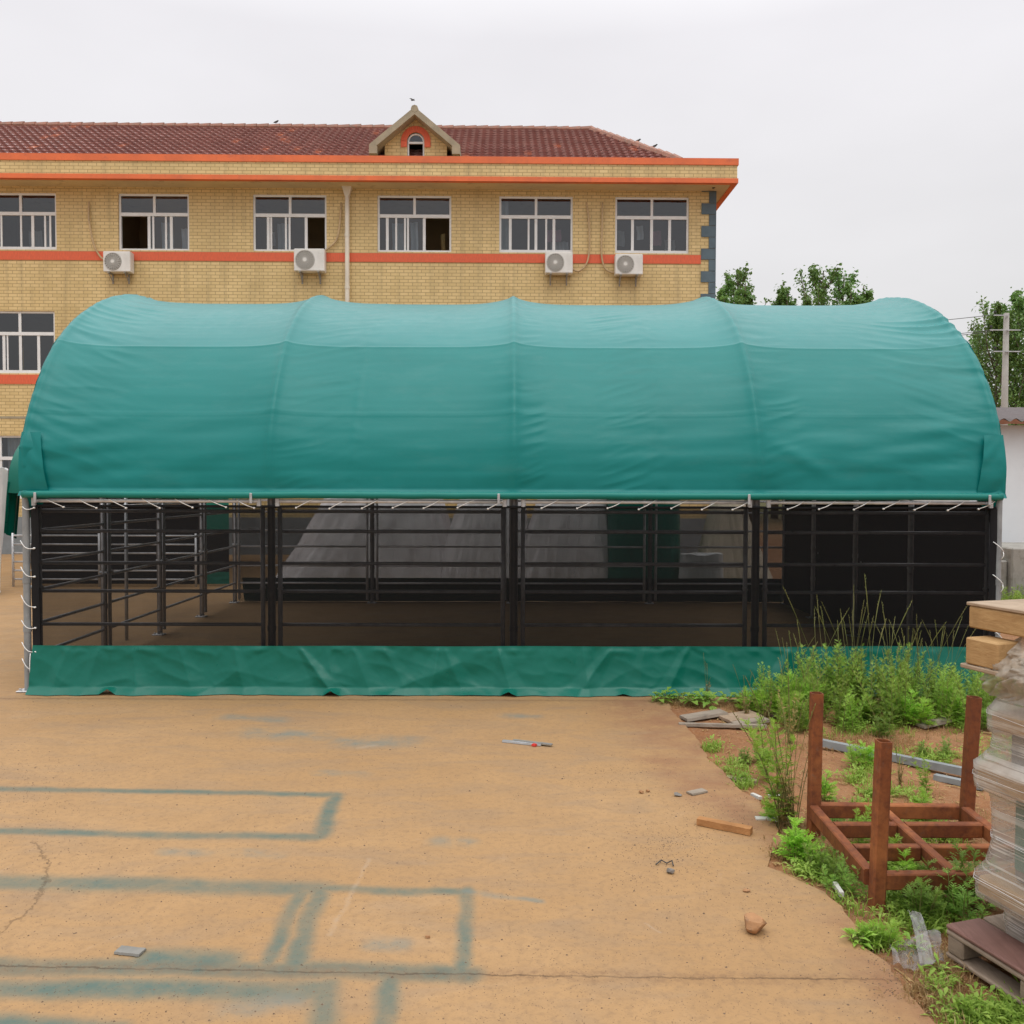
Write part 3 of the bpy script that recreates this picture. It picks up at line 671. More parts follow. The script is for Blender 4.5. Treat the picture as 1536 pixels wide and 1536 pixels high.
# gable front with an arched opening: triangulated ring
outer = [(-dw, dz0), (-arch_r, dz0)]
n = 12
inner = [(-arch_r, dz0), (-arch_r, az0)] + [(arch_r * cos(pi - pi * k / n), az0 + arch_r * sin(pi * k / n)) for k in range(1, n)] + [(arch_r, az0), (arch_r, dz0)]
def gable_edge(sx):
    return zE + (zP - zE) * (1 - abs(sx) / dw)
up_o = [(-dw, dz0), (-dw, zE)] + [(-dw + 2 * dw * k / n, gable_edge(-dw + 2 * dw * k / n)) for k in range(1, n)] + [(dw, zE), (dw, dz0)]
for k in range(len(inner) - 1):
    a, b = up_o[k], up_o[k + 1]; c, d = inner[k + 1], inner[k]
    mb.quad((dxm + a[0], yf, a[1]), (dxm + d[0], yf, d[1]), (dxm + c[0], yf, c[1]), (dxm + b[0], yf, b[1]))
for sgn in (-1, 1):
    mb.quad((dxm + sgn * dw, yf, dz0), (dxm + sgn * dw, yf, zE), (dxm + sgn * dw, 3, zE), (dxm + sgn * dw, 3, dz0))
dormer = mb.build('dormer', M['brick'], bld, local=True)
mb = MB(); ov = .38
zO = zE - (zP - zE) / dw * ov
for sgn in (-1, 1):
    a = Vector((dxm, 0, dzp)); b = Vector((dxm + sgn * (dw + ov), 0, zO + .10))
    th = Vector((0, 0, -.2))
    for (y0, y1) in ((-.06, 3.4),):
        A, B = a + Vector((0, y0, 0)), b + Vector((0, y0, 0)); C, D = b + Vector((0, y1, 0)), a + Vector((0, y1, 0))
        vs_ = [A, B, C, D, A + th, B + th, C + th, D + th]
        mb.add(vs_, [(0, 1, 2, 3), (4, 7, 6, 5), (0, 4, 5, 1), (1, 5, 6, 2), (2, 6, 7, 3), (3, 7, 4, 0)])
    mb.box((dxm + sgn * (dw + ov) - (.22 if sgn > 0 else 0), -.062, zO - .14), (dxm + sgn * (dw + ov) + (.22 if sgn < 0 else 0), .1, zO + .06))
mb.tube([(dxm, -.065, dzp - .05), (dxm, 3.4, dzp - .05)], .10, 8)
mb.build('dormer_roof', M['cement'], dormer, local=True)
mb = MB()
for k in range(n * 2):
    a0, a1 = pi * k / (2 * n), pi * (k + .92) / (2 * n); r0, r1 = arch_r + .005, arch_r + .17
    q = [(dxm + r * cos(a), yf - .03, az0 + r * sin(a)) for r, a in ((r0, a0), (r1, a0), (r1, a1), (r0, a1))]
    q2 = [(p[0], yf + .005, p[2]) for p in q]
    mb.add(q + q2, [(3, 2, 1, 0), (0, 1, 5, 4), (1, 2, 6, 5), (2, 3, 7, 6), (3, 0, 4, 7)])
for sgn in (-1, 1):
    xa, xb = sorted((dxm + sgn * (arch_r + .005), dxm + sgn * (arch_r + .17))); mb.box((xa, yf - .03, az0 - .16), (xb, yf + .005, az0 - .004))
mb.build('brick_arch', M['orangebrick'], dormer, local=True)
mb = MB()
arc = [(dxm - arch_r + .02, yf + .06, dz0 + .02), (dxm - arch_r + .02, yf + .06, az0)] + [(dxm - (arch_r - .02) * cos(pi * k / 12), yf + .06, az0 + (arch_r - .02) * sin(pi * k / 12)) for k in range(1, 12)] + [(dxm + arch_r - .02, yf + .06, az0), (dxm + arch_r - .02, yf + .06, dz0 + .02)]
mb.tube(arc, .03, 6); mb.box((dxm - arch_r + .02, yf + .035, az0 - .05), (dxm + arch_r - .02, yf + .09, az0 + .0)); mb.build('dormer_window', M['frame'], dormer, local=True)
mb = MB(); mb.add([(dxm - .2 * cos(pi * k / 12), yf + .065, az0 + .2 * sin(pi * k / 12)) for k in range(13)], [tuple(range(13))]); mb.build('dormer_pane', M['glass'], dormer, local=True)
mb = MB(); mb.box((dxm - .6, yf + .3, dz0), (dxm + .6, 2.2, zE + .2)); mb.f = [f_ for f_ in mb.f if f_ != (0, 1, 5, 4)]; mb.mi = [0] * len(mb.f); mb.build('attic_void', M['dark'], dormer, local=True)
# soffit lamp at the right end of the eaves
mb = MB(); cx, cz = bp(1068, 284, -.1); mb.box((cx - .02, -.2, cz), (cx + .02, -.0, cz + .06)); mb.tube([(cx, -.2, cz + .03), (cx, -.32, cz + .0)], .05, 8); mb.build('security_camera', M['dark'], bld, local=True)

# ---- air conditioners
acW, acH, acD = .74, .54, .27
def make_ac():
    o = thing('air_conditioner', 'x', 'air conditioner', (0, 0, 0), 'air conditioners on the brick wall')
    mb = MB(); mb.bbox((-acW / 2, -acD, 0), (acW / 2, 0, acH), .018)
    for k in range(9): mb.box((acW / 2 - .17, -acD - .004, .10 + k * .04), (acW / 2 - .03, -acD + .004, .112 + k * .04))
    mb.build('casing', M['ac'], o, local=True)
    c = Vector((-acW / 2 + .27, -acD - .002, acH / 2)); mb = MB()
    mb.tube([c + Vector((0, .004, 0)), c + Vector((0, -.004, 0))], .235, 32); rec = mb.build('fan_recess', M['grille'], o, local=True)
    mb = MB()
    for r in (.06, .10, .14, .18, .22):
        mb.tube([c + Vector((r * cos(a * pi / 16), -.016, r * sin(a * pi / 16))) for a in range(33)], .005, 4)
    for k in range(20):
        a = k * pi / 10; mb.tube([c + Vector((.04 * cos(a), -.012, .04 * sin(a))), c + Vector((.23 * cos(a + .15), -.012, .23 * sin(a + .15)))], .005, 4)
    mb.build('fan_grille', M['ac'], o, local=True)
    mb = MB(); mb.tube([c + Vector((0, -.01, 0)), c + Vector((0, -.024, 0))], .045, 16); mb.build('fan_hub', M['ac'], o, local=True)
    for sx in (-.22, .22):
        mb = MB(); mb.box((sx - .02, -acD - .03, -.035), (sx + .02, .02, -.003)); mb.tube([(sx, -acD, -.03), (sx, .0, -.22)], .014, 6); mb.box((sx - .018, -.012, -.26), (sx + .018, .012, -.036)); mb.build('bracket', M['oldconc'], o, local=True)
    return o
ac0 = make_ac()
acs = [((155, 377, 196, 408), 'white air conditioner under the open window, leftmost on the brick wall', [(132, 301), (134, 330), (141, 366), (150, 384), (157, 390)]),
       ((441, 373, 487, 407), 'white air conditioner just left of the downpipe, largest on the wall', [(511, 303), (510, 335), (505, 360), (492, 373), (484, 380)]),
       ((818, 378, 859, 410), 'white air conditioner left of the two hanging hoses, hose looping up its right side', [(880, 303), (883, 330), (884, 370), (880, 395), (868, 407), (856, 402)]),
       ((923, 381, 964, 412), 'white air conditioner under the last window by the slate corner', [(904, 303), (903, 340), (902, 380), (907, 402), (918, 409), (926, 408)])]
acobj = [ac0] + [copy_tree(ac0) for _ in range(3)]
for i, (r, lab, hp) in enumerate(acs):
    o = acobj[i]
    x0, z1 = bp(r[0], r[1], -.3); x1, z0 = bp(r[2], r[3], -.3); s = (x1 - x0) / acW
    c, sn = cos(radians(.45)), sin(radians(.45)); lx, ly = (x0 + x1) / 2, -.06
    o.location = (c * lx - sn * ly, BY + sn * lx + c * ly, z0); o.rotation_euler.z = radians(.45); o.scale = (s, 1, (z1 - z0) / acH); o['label'] = lab
    mb = MB(); path = []
    for (hx, hy) in hp:
        X, Z = bp(hx, hy, -.06); path.append(Vector(((X - lx) / s, -.02, (Z - z0) / ((z1 - z0) / acH))))
    path[0].y = .07
    sm = []
    for k in range(len(path) - 1):
        p0, p1, p2, p3 = path[max(k - 1, 0)], path[k], path[k + 1], path[min(k + 2, len(path) - 1)]
        for q in range(6):
            t = q / 6; sm.append(.5 * ((2 * p1) + (p2 - p0) * t + (2 * p0 - 5 * p1 + 4 * p2 - p3) * t * t + (3 * p1 - p0 - 3 * p2 + p3) * t ** 3))
    sm.append(path[-1]); mb.tube(sm, .026, 6); mb.build('hose', M['hose'], o, local=True, smooth=True)

# ================================================================== LIVESTOCK SHELTER
TX = [-4.41, -2.19, .055, 2.30, 4.51]
TY0, TY1 = 8.0, 14.08
TYC, TA, ZE, TR = (TY0 + TY1) / 2, (TY1 - TY0) / 2, 1.80, 2.34
sh = thing('livestock_shelter', 'large arched green tarpaulin shelter with black netting walls over a pipe pen', 'shelter', (0.05, TYC, 0))
def hoop_pt(x, th, k=1., out=0.):
    return Vector((x, TYC - (TA * k + out) * cos(th), ZE + (TR * k + out) * sin(th)))
def cover_pt(u, v):
    th = pi * v; X0, X1 = TX[0] - .05, TX[-1] + .05; x = X0 + (X1 - X0) * u
    dmin = min(abs(x - t) for t in TX); b = 0
    s = max(0., sin(th))
    lowfade = min(1., max(0., (min(th, pi - th)) / .5))
    lf = .25 + .75 * min(1., max(0., (min(th, pi - th)) / .6))
    sag = .066 * (1 - exp(-(dmin / .22) ** 1.15)) * lf * min(1, min(th, pi - th) / .1)
    # the purlin at about 39 degrees holds the cloth out; it hangs in between
    thf = th if th < pi / 2 else pi - th
    pl = radians(39.3)
    if thf < pl: q = thf / pl; sag += .04 * (4 * q * (1 - q)) * (1 - exp(-dmin / .25))
    else: q = (thf - pl) / (pi / 2 - pl); sag += .034 * (4 * q * (1 - q)) * (1 - exp(-dmin / .25))
    arcs = th * 2.7
    dl, dr = x - TX[0], TX[-1] - x; de = min(dl, dr)
    sg = 1 if dl < dr else -1
    # wrinkles
    wob = .25 * noise.noise(Vector((x * .8, arcs * .9, 4)))
    ee = exp(-(max(0, de - .10) / .62) ** 2) * min(1, .3 + th * 2)
    c1 = noise.noise(Vector((x * 1.1, (arcs + sg * de * .38 * (1 - .3 * thf) + wob * .4) * 6.2, 1.)))
    c2 = noise.noise(Vector((x * 2.3, (arcs + sg * de * .55) * 13, 7.)))
    wr = ee * (.014 * (.6 - abs(c1) * 2.2) * (.4 + .9 * abs(noise.noise(Vector((x * .9, arcs * 1.1, 55.)))) * 2) + .004 * c2)
    eh = exp(-dmin / .28)
    wr += eh * .005 * noise.noise(Vector((x * 2.2, arcs * 9, 11.)))
    for (xa, xb) in ((-2.12, -1.45), (.85, 1.40), (.1, .35), (2.35, 2.75)):
        mid, half = (xa + xb) / 2, (xb - xa) / 2; ev = exp(-((x - mid) / half) ** 4)
        if ev > .01: wr += ev * .0075 * (.45 - abs(noise.noise(Vector((x * 1.0, (arcs - (x - mid) * .35) * 8.5 + .5 * noise.noise(Vector((x * 2, arcs * 2, 3))), xa))) ) * 2) * (.4 + .6 * abs(noise.noise(Vector((x * .7, arcs * 1.3, 77))))  * 2)
    wr += .0020 * noise.noise(Vector((x * .55, arcs * 7 + wob, 2.))) + .0009 * noise.noise(Vector((x * 1.4, arcs * 17, 5.)))
    wr += .006 * noise.noise(Vector((x * .7, arcs * 1.2, 21.)))
    # loose heavy folds low down in the end bays
    lo = exp(-((th - .17) / .16) ** 2)
    wr += lo * .022 * noise.noise(Vector((x * 1.0 + 3, arcs * 5.5 - sg * de * .9, 31.))) * exp(-(max(0, de - .2) / 1.5) ** 2)
    wr += lo * .008 * noise.noise(Vector((x * 1.3, arcs * 6, 41.)))
    # slack diagonal pull from the right lower corner towards the next hoop
    for (xc, tc_, sl, am, ln) in ((2.72, .15, -.24, .014, .30), (3.4, .13, -.06, .014, .6), (-4.0, .27, .10, .012, .35), (3.9, .26, .08, .012, .35), (-3.7, .22, .03, .012, .5), (3.2, .21, -.05, .010, .5)):
        dd = (th - tc_ - sl * (x - xc)) / .035
        wr += am * exp(-dd * dd) * exp(-((x - xc) / ln) ** 2)
    # hem ripples
    hb = exp(-th / .06)
    wr += hb * .012 * noise.noise(Vector((x * 8, th * 9, 3)))
    wr -= .055 * max(0, 1 - thf / .2) ** 2
    wr += .013 * exp(-(dmin / .04) ** 2)
    wr *= min(1, thf / .03)
    # welded laps
    if abs(thf - radians(19.4)) < .008: wr += .0016
    if radians(38.9) < thf < radians(39.6): wr += .003
    for xs__ in (-1.45, 1.36):
        dd = abs(x - xs__ - .04 * sin(thf * 2)); wr += .0025 * exp(-(dd / .03) ** 2) + .003 * noise.noise(Vector((x * 9, arcs * 11, 8))) * exp(-(dd / .12) ** 2)
    p = hoop_pt(x, th, 1., .045 + wr - sag)
    # ends wrap round the end hoop
    return p
NU = 460
vlist = [.52 * k / 330 for k in range(331)] + [.52 + .48 * k / 60 for k in range(1, 61)]
NV = len(vlist) - 1
mb = MB()
mb.grid(lambda u, v: cover_pt(u, vlist[round(v * NV)]), NU, NV)
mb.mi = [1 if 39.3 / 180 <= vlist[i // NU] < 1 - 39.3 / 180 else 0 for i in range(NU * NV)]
# turned-down ends
for u0, sg in ((0, -1), (1, 1)):
    def endf(a, v, u0=u0, sg=sg):
        p = cover_pt(u0, a); k = v * .16
        d = Vector((0, TYC - p.y, ZE - p.z)); d = d.normalized() if d.length > 0 else d
        return p + d * (k + .015 * noise.noise(Vector((a * 30, v, u0)))) + Vector((sg * (.03 * sin(v * pi * .6) - .02 * v), 0, 0))
    mb.grid(endf, 120, 4)
cover = mb.build('roof_cover', [M['cover'], M['covertop_sheen']], sh, smooth=True)
# corner gussets: doubled cloth at the two lower front corners
for sg, xe in ((-1, TX[0] - .055), (1, TX[-1] + .055)):
    mb = MB()
    def gf(u, v, sg=sg, xe=xe):
        th = .245 * v + .001; x = xe - sg * (.27 * (1 - .35 * v)) * u
        p = hoop_pt(x + sg * -.004, th, 1., .054 - .05 * max(0, 1 - th / .2) ** 2 + .006 * noise.noise(Vector((u * 3, v * 5, sg))) + .008 * noise.noise(Vector((u * 2 + v * 4, v * 2, sg * 3))))
        return p
    mb.grid(gf, 12, 30)
    # pointed tail hanging below the hem
    b0 = Vector((xe - sg * .08, TY0 + .0, ZE - .01)); 
    mb.add([b0 + Vector((-sg * .2, -.02, 0)), b0 + Vector((sg * .05, -.025, 0)), b0 + Vector((sg * .02, .05, -.2)), b0 + Vector((sg * .05, .25, 0))], [(0, 1, 2), (1, 3, 2)])
    mb.build('corner_gusset', M['cover'], sh, smooth=True)
# rolled hem
def hem(y, nm):
    mb = MB(); path = []
    n = 120
    for k in range(n + 1):
        x = TX[0] + .0 + (TX[-1] - TX[0]) * k / n
        path.append((x, y + .004 * noise.noise(Vector((x * 3, 0, 0))), ZE + .012 + .006 * noise.noise(Vector((x * .9, 3, 0))) + .003 * noise.noise(Vector((x * 5, 3, 0)))))
    mb.tube(path, .034, 10); mb.build(nm, M['hem'], sh, smooth=True)
hem(TY0 - .05, 'cover_hem'); hem(TY1 + .05, 'cover_hem')
# hoops and purlins
for i, x in enumerate(TX):
    mb = MB(); mb.tube([hoop_pt(x, pi * k / 40, 1., -.05) for k in range(41)], .034, 8); mb.build('hoop', M['galv'], sh, smooth=True)
# legs
def leg(x, y, m, r=.03, plate=True):
    mb = MB(); mb.tube([(x, y, .0), (x, y, ZE + .02)], r, 12)
    for z in (.55, 1.0): mb.tube([(x, y, z), (x, y, z + .05)], r + .005, 12)
    o = mb.build('leg', m, sh, auto=.6)
    if plate:
        mb = MB(); mb.bbox((x - .08, y - .07, .004), (x + .06, y + .07, .014), .003)
        for q in (-.05, .035): mb.tube([(x + q, y - .045, .01), (x + q, y - .045, .035)], .012, 6)
        mb.build('base_plate', M['galv_light'], o)
for i, x in enumerate(TX):
    end = i in (0, 4)
    leg(x if not end else x + (.0), TY0 + (0 if end else .08), M['bluegalv'] if end else M['leg'], .031 if end else .036)
    leg(x, TY1, M['leg'], .034)
for y in (9.52, 11.04, 12.56):
    leg(TX[0], y, M['leg'], .032); leg(TX[-1] - .10, y, M['panel'], .03)
# top rails between the legs, brackets
for y, nm in ((TY0 - .02, 'front'), (TY1 + .02, 'rear')):
    for a, b in zip(TX[:-1], TX[1:]):
        mb = MB(); mb.tube([(a + .09, y, ZE - .045), (b - .09, y, ZE - .045)], .017, 10)
        mb.build('top_rail', M['galv_light'], sh, smooth=True)
for i, x in enumerate(TX):
    for d in (-.085, .085):
        if (i == 0 and d < 0) or (i == 4 and d > 0): continue
        mb = MB(); mb.tube([(x + d, TY0 - .02, ZE - .09), (x + d, TY0 - .02, ZE + .02)], .022, 8); mb.build('rail_socket', M['galv'], sh, auto=.6)
for x in (TX[0] + .13, TX[1] - .14, TX[2] - .14, TX[3] - .11, TX[4] - .13):
    mb = MB(); mb.bbox((x - .012, TY0 - .092, ZE - .065), (x + .012, TY0 - .082, ZE + .03), .003); mb.box((x - .012, TY0 - .081, ZE - .06), (x + .012, TY0 - .02, ZE - .05)); mb.build('clamp', M['galv'], sh)
# netting: front, right side, rear (the left side is open)
def net(name, a, b, z0, z1, m, nx_=80, nz=16, amp=.008):
    a, b = Vector(a), Vector(b); d = b - a; nrm = Vector((d.y, -d.x, 0)).normalized(); mb = MB()
    mb.grid(lambda u, v: a + d * u + Vector((0, 0, z0 + (z1 - z0) * v)) + nrm * amp * noise.noise(Vector((u * d.length * 1.5, v * 2, a.x))), nx_, nz)
    return mb.build(name, m, sh, smooth=True)
net('front_netting', (TX[0] + .07, TY0 - .01, 0), (TX[-1] - .03, TY0 - .01, 0), .02, ZE - .085, M['net'])
net('side_netting', (TX[-1] - .055, TY0 + .05, 0), (TX[-1] - .055, TY1 - .05, 0), .02, ZE - .05, M['net2'])
net('rear_netting', (TX[0] + .05, TY1 + .03, 0), (TX[-1] - .05, TY1 + .03, 0), .02, ZE - .085, M['net3'])
# dark hem strips of the netting and lacing
mb = MB(); mb.tube([(TX[0] + .07 + (TX[-1] - TX[0] - .1) * k / 60, TY0 - .014, ZE - .093 + .005 * noise.noise(Vector((k * .7, 0, 0)))) for k in range(61)], .013, 6); mb.build('net_hem', M['darkpanel'], sh, smooth=True)
for x in (TX[0] + .085, TX[-1] - .05):
    mb = MB(); mb.grid(lambda u, v: Vector((x - .035 + .07 * u + .012 * noise.noise(Vector((v * 5, x, 0))), TY0 - .018 - .01 * sin(u * pi), .40 + (ZE - .5) * v)), 4, 20); mb.build('net_hem', M['darkpanel'], sh, smooth=True)
def cord(p, q, sag=.02, r=.0042, knob=True):
    p, q = Vector(p), Vector(q); mb = MB(); mb.tube([p.lerp(q, k / 8) + Vector((0, -.022 * sin(pi * k / 8), -sag * sin(pi * k / 8))) for k in range(9)], r, 5)
    if knob: mb.tube([q + Vector((0, .004, 0)), q + Vector((0, -.014, 0))], .009, 8)
    return mb.build('lacing_cord', M['tie'], sh, smooth=True)
for b_ in range(4):
    for k in range(7):
        x = TX[b_] + .30 + k * .29 + R.uniform(-.02, .02)
        if b_ == 0: s0, s1 = x - .09, x + .07
        else: s0, s1 = x + .12, x - .03
        if s1 < TX[b_ + 1] - .03 or True: cord((s0, TY0 - .035, ZE - .03 + R.uniform(-.004, .006)), (s1, TY0 - .03, ZE - .105 + R.uniform(-.006, .006)), R.uniform(-.005, .008))
for k, z in enumerate((1.36, 1.12, .86, .63, .43, .28)):
    cord((TX[0] - .035, TY0 - .035, z + .03), (TX[0] + .09, TY0 - .03, z - .04 - .02 * (k % 3)), .03)
cord((TX[0] - .01, TY0 - .04, 1.70), (TX[0] + .1, TY0 - .04, 1.69), .02)
cord((TX[0] + .05, TY0 - .05, .36), (TX[0] + .06, TY0 - .05, .09), 0)
for k, z in enumerate((1.40, 1.10, .84, .6)):
    cord((TX[-1] + .035, TY0 - .035, z - .09), (TX[-1] - .06, TY0 - .03, z), .0, knob=False); cord((TX[-1] + .03, TY0 - .035, z - .09), (TX[-1] + .01, TY0 - .04, z - .16), .0, knob=False)
# skirt along the foot of the front, rear and right side
def skirt(a, b, out, h, seed, flare, lifts=(), m='skirt', nx_=760, nz=42):
    a, b = Vector(a), Vector(b); d = b - a; L = d.length; mb = MB()
    def sf(u, v):
        s = u * L; zz = 1 - v                                    # v=0 bottom, 1 top
        big = noise.noise(Vector((s * 1.7, zz * .6, seed))); med = noise.noise(Vector((s * 3.8 + zz * 1.1 * noise.noise(Vector((s * .8, 0, seed))), zz * 1.3, seed + 4)))
        # vertical gathers that start at the top and fan out
        g = 0
        for q in range(int(L / .30) + 1):
            hq = noise.noise(Vector((q * 3.1, seed, 0))); c = q * .30 + .25 * hq; tilt = 1.5 * noise.noise(Vector((q * 1.7, seed, 5)))
            am = .9 * noise.noise(Vector((q * 2.9, seed, 9))) + .35
            wq = (.035 + (.10 + .14 * abs(hq)) * zz)
            dd = abs(s - c - tilt * zz * .35) / wq
            if dd < 1: g += am * (1 - dd) ** 1.3
        crease = abs(noise.noise(Vector((s * 2.2, zz * 2.4, seed + 8))))
        cre = (.3 - abs(noise.noise(Vector((s * 1.5 + zz * .9, zz * 1.1, seed + 8))))) + .5 * (.3 - abs(noise.noise(Vector((s * 3.1 - zz * 1.4, zz * 2.0, seed + 18)))))
        fine = (.25 - abs(noise.noise(Vector((s * 6.5 + zz * 2.2, zz * 3.2, seed + 28))))) + .6 * (.25 - abs(noise.noise(Vector((s * 11 - zz * 5, zz * 5, seed + 38)))))
        top = exp(-((zz - .12) / .14) ** 2)
        o = flare * zz ** 1.2 + .02 * zz * big + .010 * med * zz + .095 * g * (zz ** .6) * (1 - .35 * zz) + .055 * cre * (zz ** .7) + .005 * fine * (.35 + .65 * zz) + .014 * top * (.3 - abs(noise.noise(Vector((s * 9, zz * 2, seed + 48)))))
        o += .02 * max(0, noise.noise(Vector((s * 6.5, zz * 4, seed + 2)))) * exp(-((zz - .08) / .1) ** 2)
        # foot of the cloth turns out on the ground
        foot = max(0, zz - .86) / .14; o += .05 * foot
        z = h * v * (1 + .0 * big) + .006 + .012 * exp(-(v / .05) ** 2) * max(0, noise.noise(Vector((s * 2.4, 0, seed + 6))))
        o *= min(1, .25 + (1 - v) * 9)
        z += (.012 * noise.noise(Vector((s * .7, 0, 1)))) * v
        for lx, lh in lifts:
            z += lh * max(0, 1 - abs(s - lx) / .075) * max(0, 1 - v * 7)
        o = max(o, -.005)
        return a + d * u + Vector(out) * o + Vector((0, 0, z))
    mb.grid(sf, nx_, nz); return mb.build('skirt', M[m], sh, smooth=True)
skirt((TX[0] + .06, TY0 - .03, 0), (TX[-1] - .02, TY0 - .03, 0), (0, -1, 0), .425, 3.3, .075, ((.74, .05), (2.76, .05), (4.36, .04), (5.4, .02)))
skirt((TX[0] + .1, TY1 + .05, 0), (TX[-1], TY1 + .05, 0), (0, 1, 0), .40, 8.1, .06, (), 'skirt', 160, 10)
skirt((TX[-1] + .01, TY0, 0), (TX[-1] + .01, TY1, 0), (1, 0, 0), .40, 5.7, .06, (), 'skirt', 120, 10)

# ---- pen panels of black pipe
RZ = (1.66, 1.476, 1.18, .92, .612, .33)
def make_pen(L, mat):
    o = thing('pen_panel', 'x', 'fence panel', (0, 0, 0), 'pipe pen panels inside the shelter')
    for s in (0, L):
        mb = MB(); mb.tube([(s, 0, .06), (s, 0, 1.70)], .021, 10); mb.build('stile', mat, o, local=True, smooth=True)
    for z in RZ:
        mb = MB(); mb.tube([(.018, 0, z), (L - .018, 0, z)], .0165, 10); mb.build('rail', mat, o, local=True, smooth=True)
    for s in (0, L):
        for z in (.95,):
            mb = MB(); mb.tube([(s, -.04, z), (s, .04, z)], .018, 8); mb.build('coupling', M['galv'], o, local=True)
    return o
pf = make_pen(2.06, M['panel']); ps = make_pen(1.38, M['panel'])
bayname = ['leftmost bay', 'second bay from the left', 'third bay from the left', 'rightmost bay']
first = True
for b_ in range(4):
    for y, ry, wd in ((TY0 + .06, 0, 'front'), (TY1 - .05, 0, 'rear')):
        o = pf if first else copy_tree(pf); first = False
        o.location = (TX[b_] + .085, y, 0); o['label'] = 'dark pipe pen panel behind the %s netting in the %s' % (wd, bayname[b_])
first = True
yy = [8.0, 9.52, 11.04, 12.56]
nth = ['nearest the front', 'second from the front', 'third from the front', 'nearest the rear']
for b_ in range(4):
    for x, wd in ((TX[0] + .03, 'open left'), (TX[-1] - .02, 'netted right')):
        o = ps if first else copy_tree(ps); first = False
        o.location = (x, yy[b_] + .07, 0); o.rotation_euler.z = pi / 2; o['label'] = 'dark pipe pen panel along the %s side, %s' % (wd, nth[b_])
mb = MB(); p = G(190, 960); mb.tube([(p.x, p.y, 0), (p.x + .01, p.y, 1.75)], .022, 8)
o = mb.build('steel_pole', M['galv'], origin=p, smooth=True); tag(o, 'thin speckled steel pole standing just outside the open left wall', 'pole')

# ================================================================== SECOND SHELTER AND STORE BEHIND
S2X0, S2X1, S2Y = at(14, 860, 16.5).x, at(342, 860, 16.5).x, 16.5
s2 = thing('small_shelter', 'low green covered pen with black cloth walls behind the left end', 'shelter', ((S2X0 + S2X1) / 2, S2Y, 0))
mb = MB()
def s2p(u, v):
    th = pi * v; x = S2X0 + (S2X1 - S2X0) * u
    return Vector((x, S2Y + 2.6 - 2.62 * cos(th) + .02 * noise.noise(Vector((x * 2, v * 9, 0))), 1.74 + 1.5 * sin(th) ** .8 + .02 * noise.noise(Vector((x * 3, v * 7, 3)))))
mb.grid(s2p, 40, 40)
mb.build('roof_cover', M['skirt'], s2, smooth=True)
mb = MB(); mb.grid(lambda u, v: Vector((S2X0 - .1 + .12 * v + .02 * sin(u * 12), S2Y - .05 + .5 * u + .0 * v, 1.0 + .1 * u + .95 * v - .25 * u * (1 - v))), 8, 8); mb.build('side_flap', M['skirt'], s2, smooth=True)
mb = MB()
mb.quad((S2X0 + .3, S2Y + .25, 0), (S2X1 - .45, S2Y + .25, 0), (S2X1 - .45, S2Y + .25, 2.4), (S2X0 + .3, S2Y + .25, 2.4)); mb.quad((S2X0 + .3, S2Y + .25, .0), (S2X0 + .3, S2Y + 5, .0), (S2X0 + .3, S2Y + 5, 2), (S2X0 + .3, S2Y + .25, 2))
mb.build('black_wall', M['darkpanel'], s2)
gx0, gx1 = at(306, 800, 16.4).x, at(343, 800, 16.4).x
for (z0, z1, m) in ((at(320, 797, 16.4).z, 2.0, 'skirt'), (at(320, 858, 16.4).z, at(320, 797, 16.4).z, 'darkpanel'), (.04, at(320, 858, 16.4).z, 'skirt')):
    mb = MB(); mb.grid(lambda u, v: Vector((gx0 + (gx1 - gx0) * u, 16.42 + .015 * noise.noise(Vector((u * 3, v * 4, z0))), z0 + (z1 - z0) * v)), 8, 8); mb.build('end_flap' if m == 'skirt' else 'end_window', M[m], s2, smooth=True)
def make_hurdle(L):
    o = thing('galvanised_hurdle', 'x', 'fence panel', (0, 0, 0), 'galvanised hurdles in front of the small shelter')
    for s in (0, L):
        mb = MB(); mb.tube([(s, 0, 0), (s, 0, 1.0)], .022, 8); mb.build('stile', M['galv_light'], o, local=True, smooth=True)
    for k in range(6):
        mb = MB(); mb.tube([(.02, 0, .14 + k * .163), (L - .02, 0, .14 + k * .163)], .0175, 8); mb.build('rail', M['galv_light'], o, local=True, smooth=True)
    return o
h0 = make_hurdle(1.6)
for i, (px, lab) in enumerate(((20, 'galvanised six bar hurdle at the far left, its end sticking out past the shelter'), (165, 'galvanised six bar hurdle seen through the open left side, right of the other'))):
    o = h0 if i == 0 else copy_tree(h0); o.location = (at(px, 870, 16.25).x, 16.25, 0); o['label'] = lab

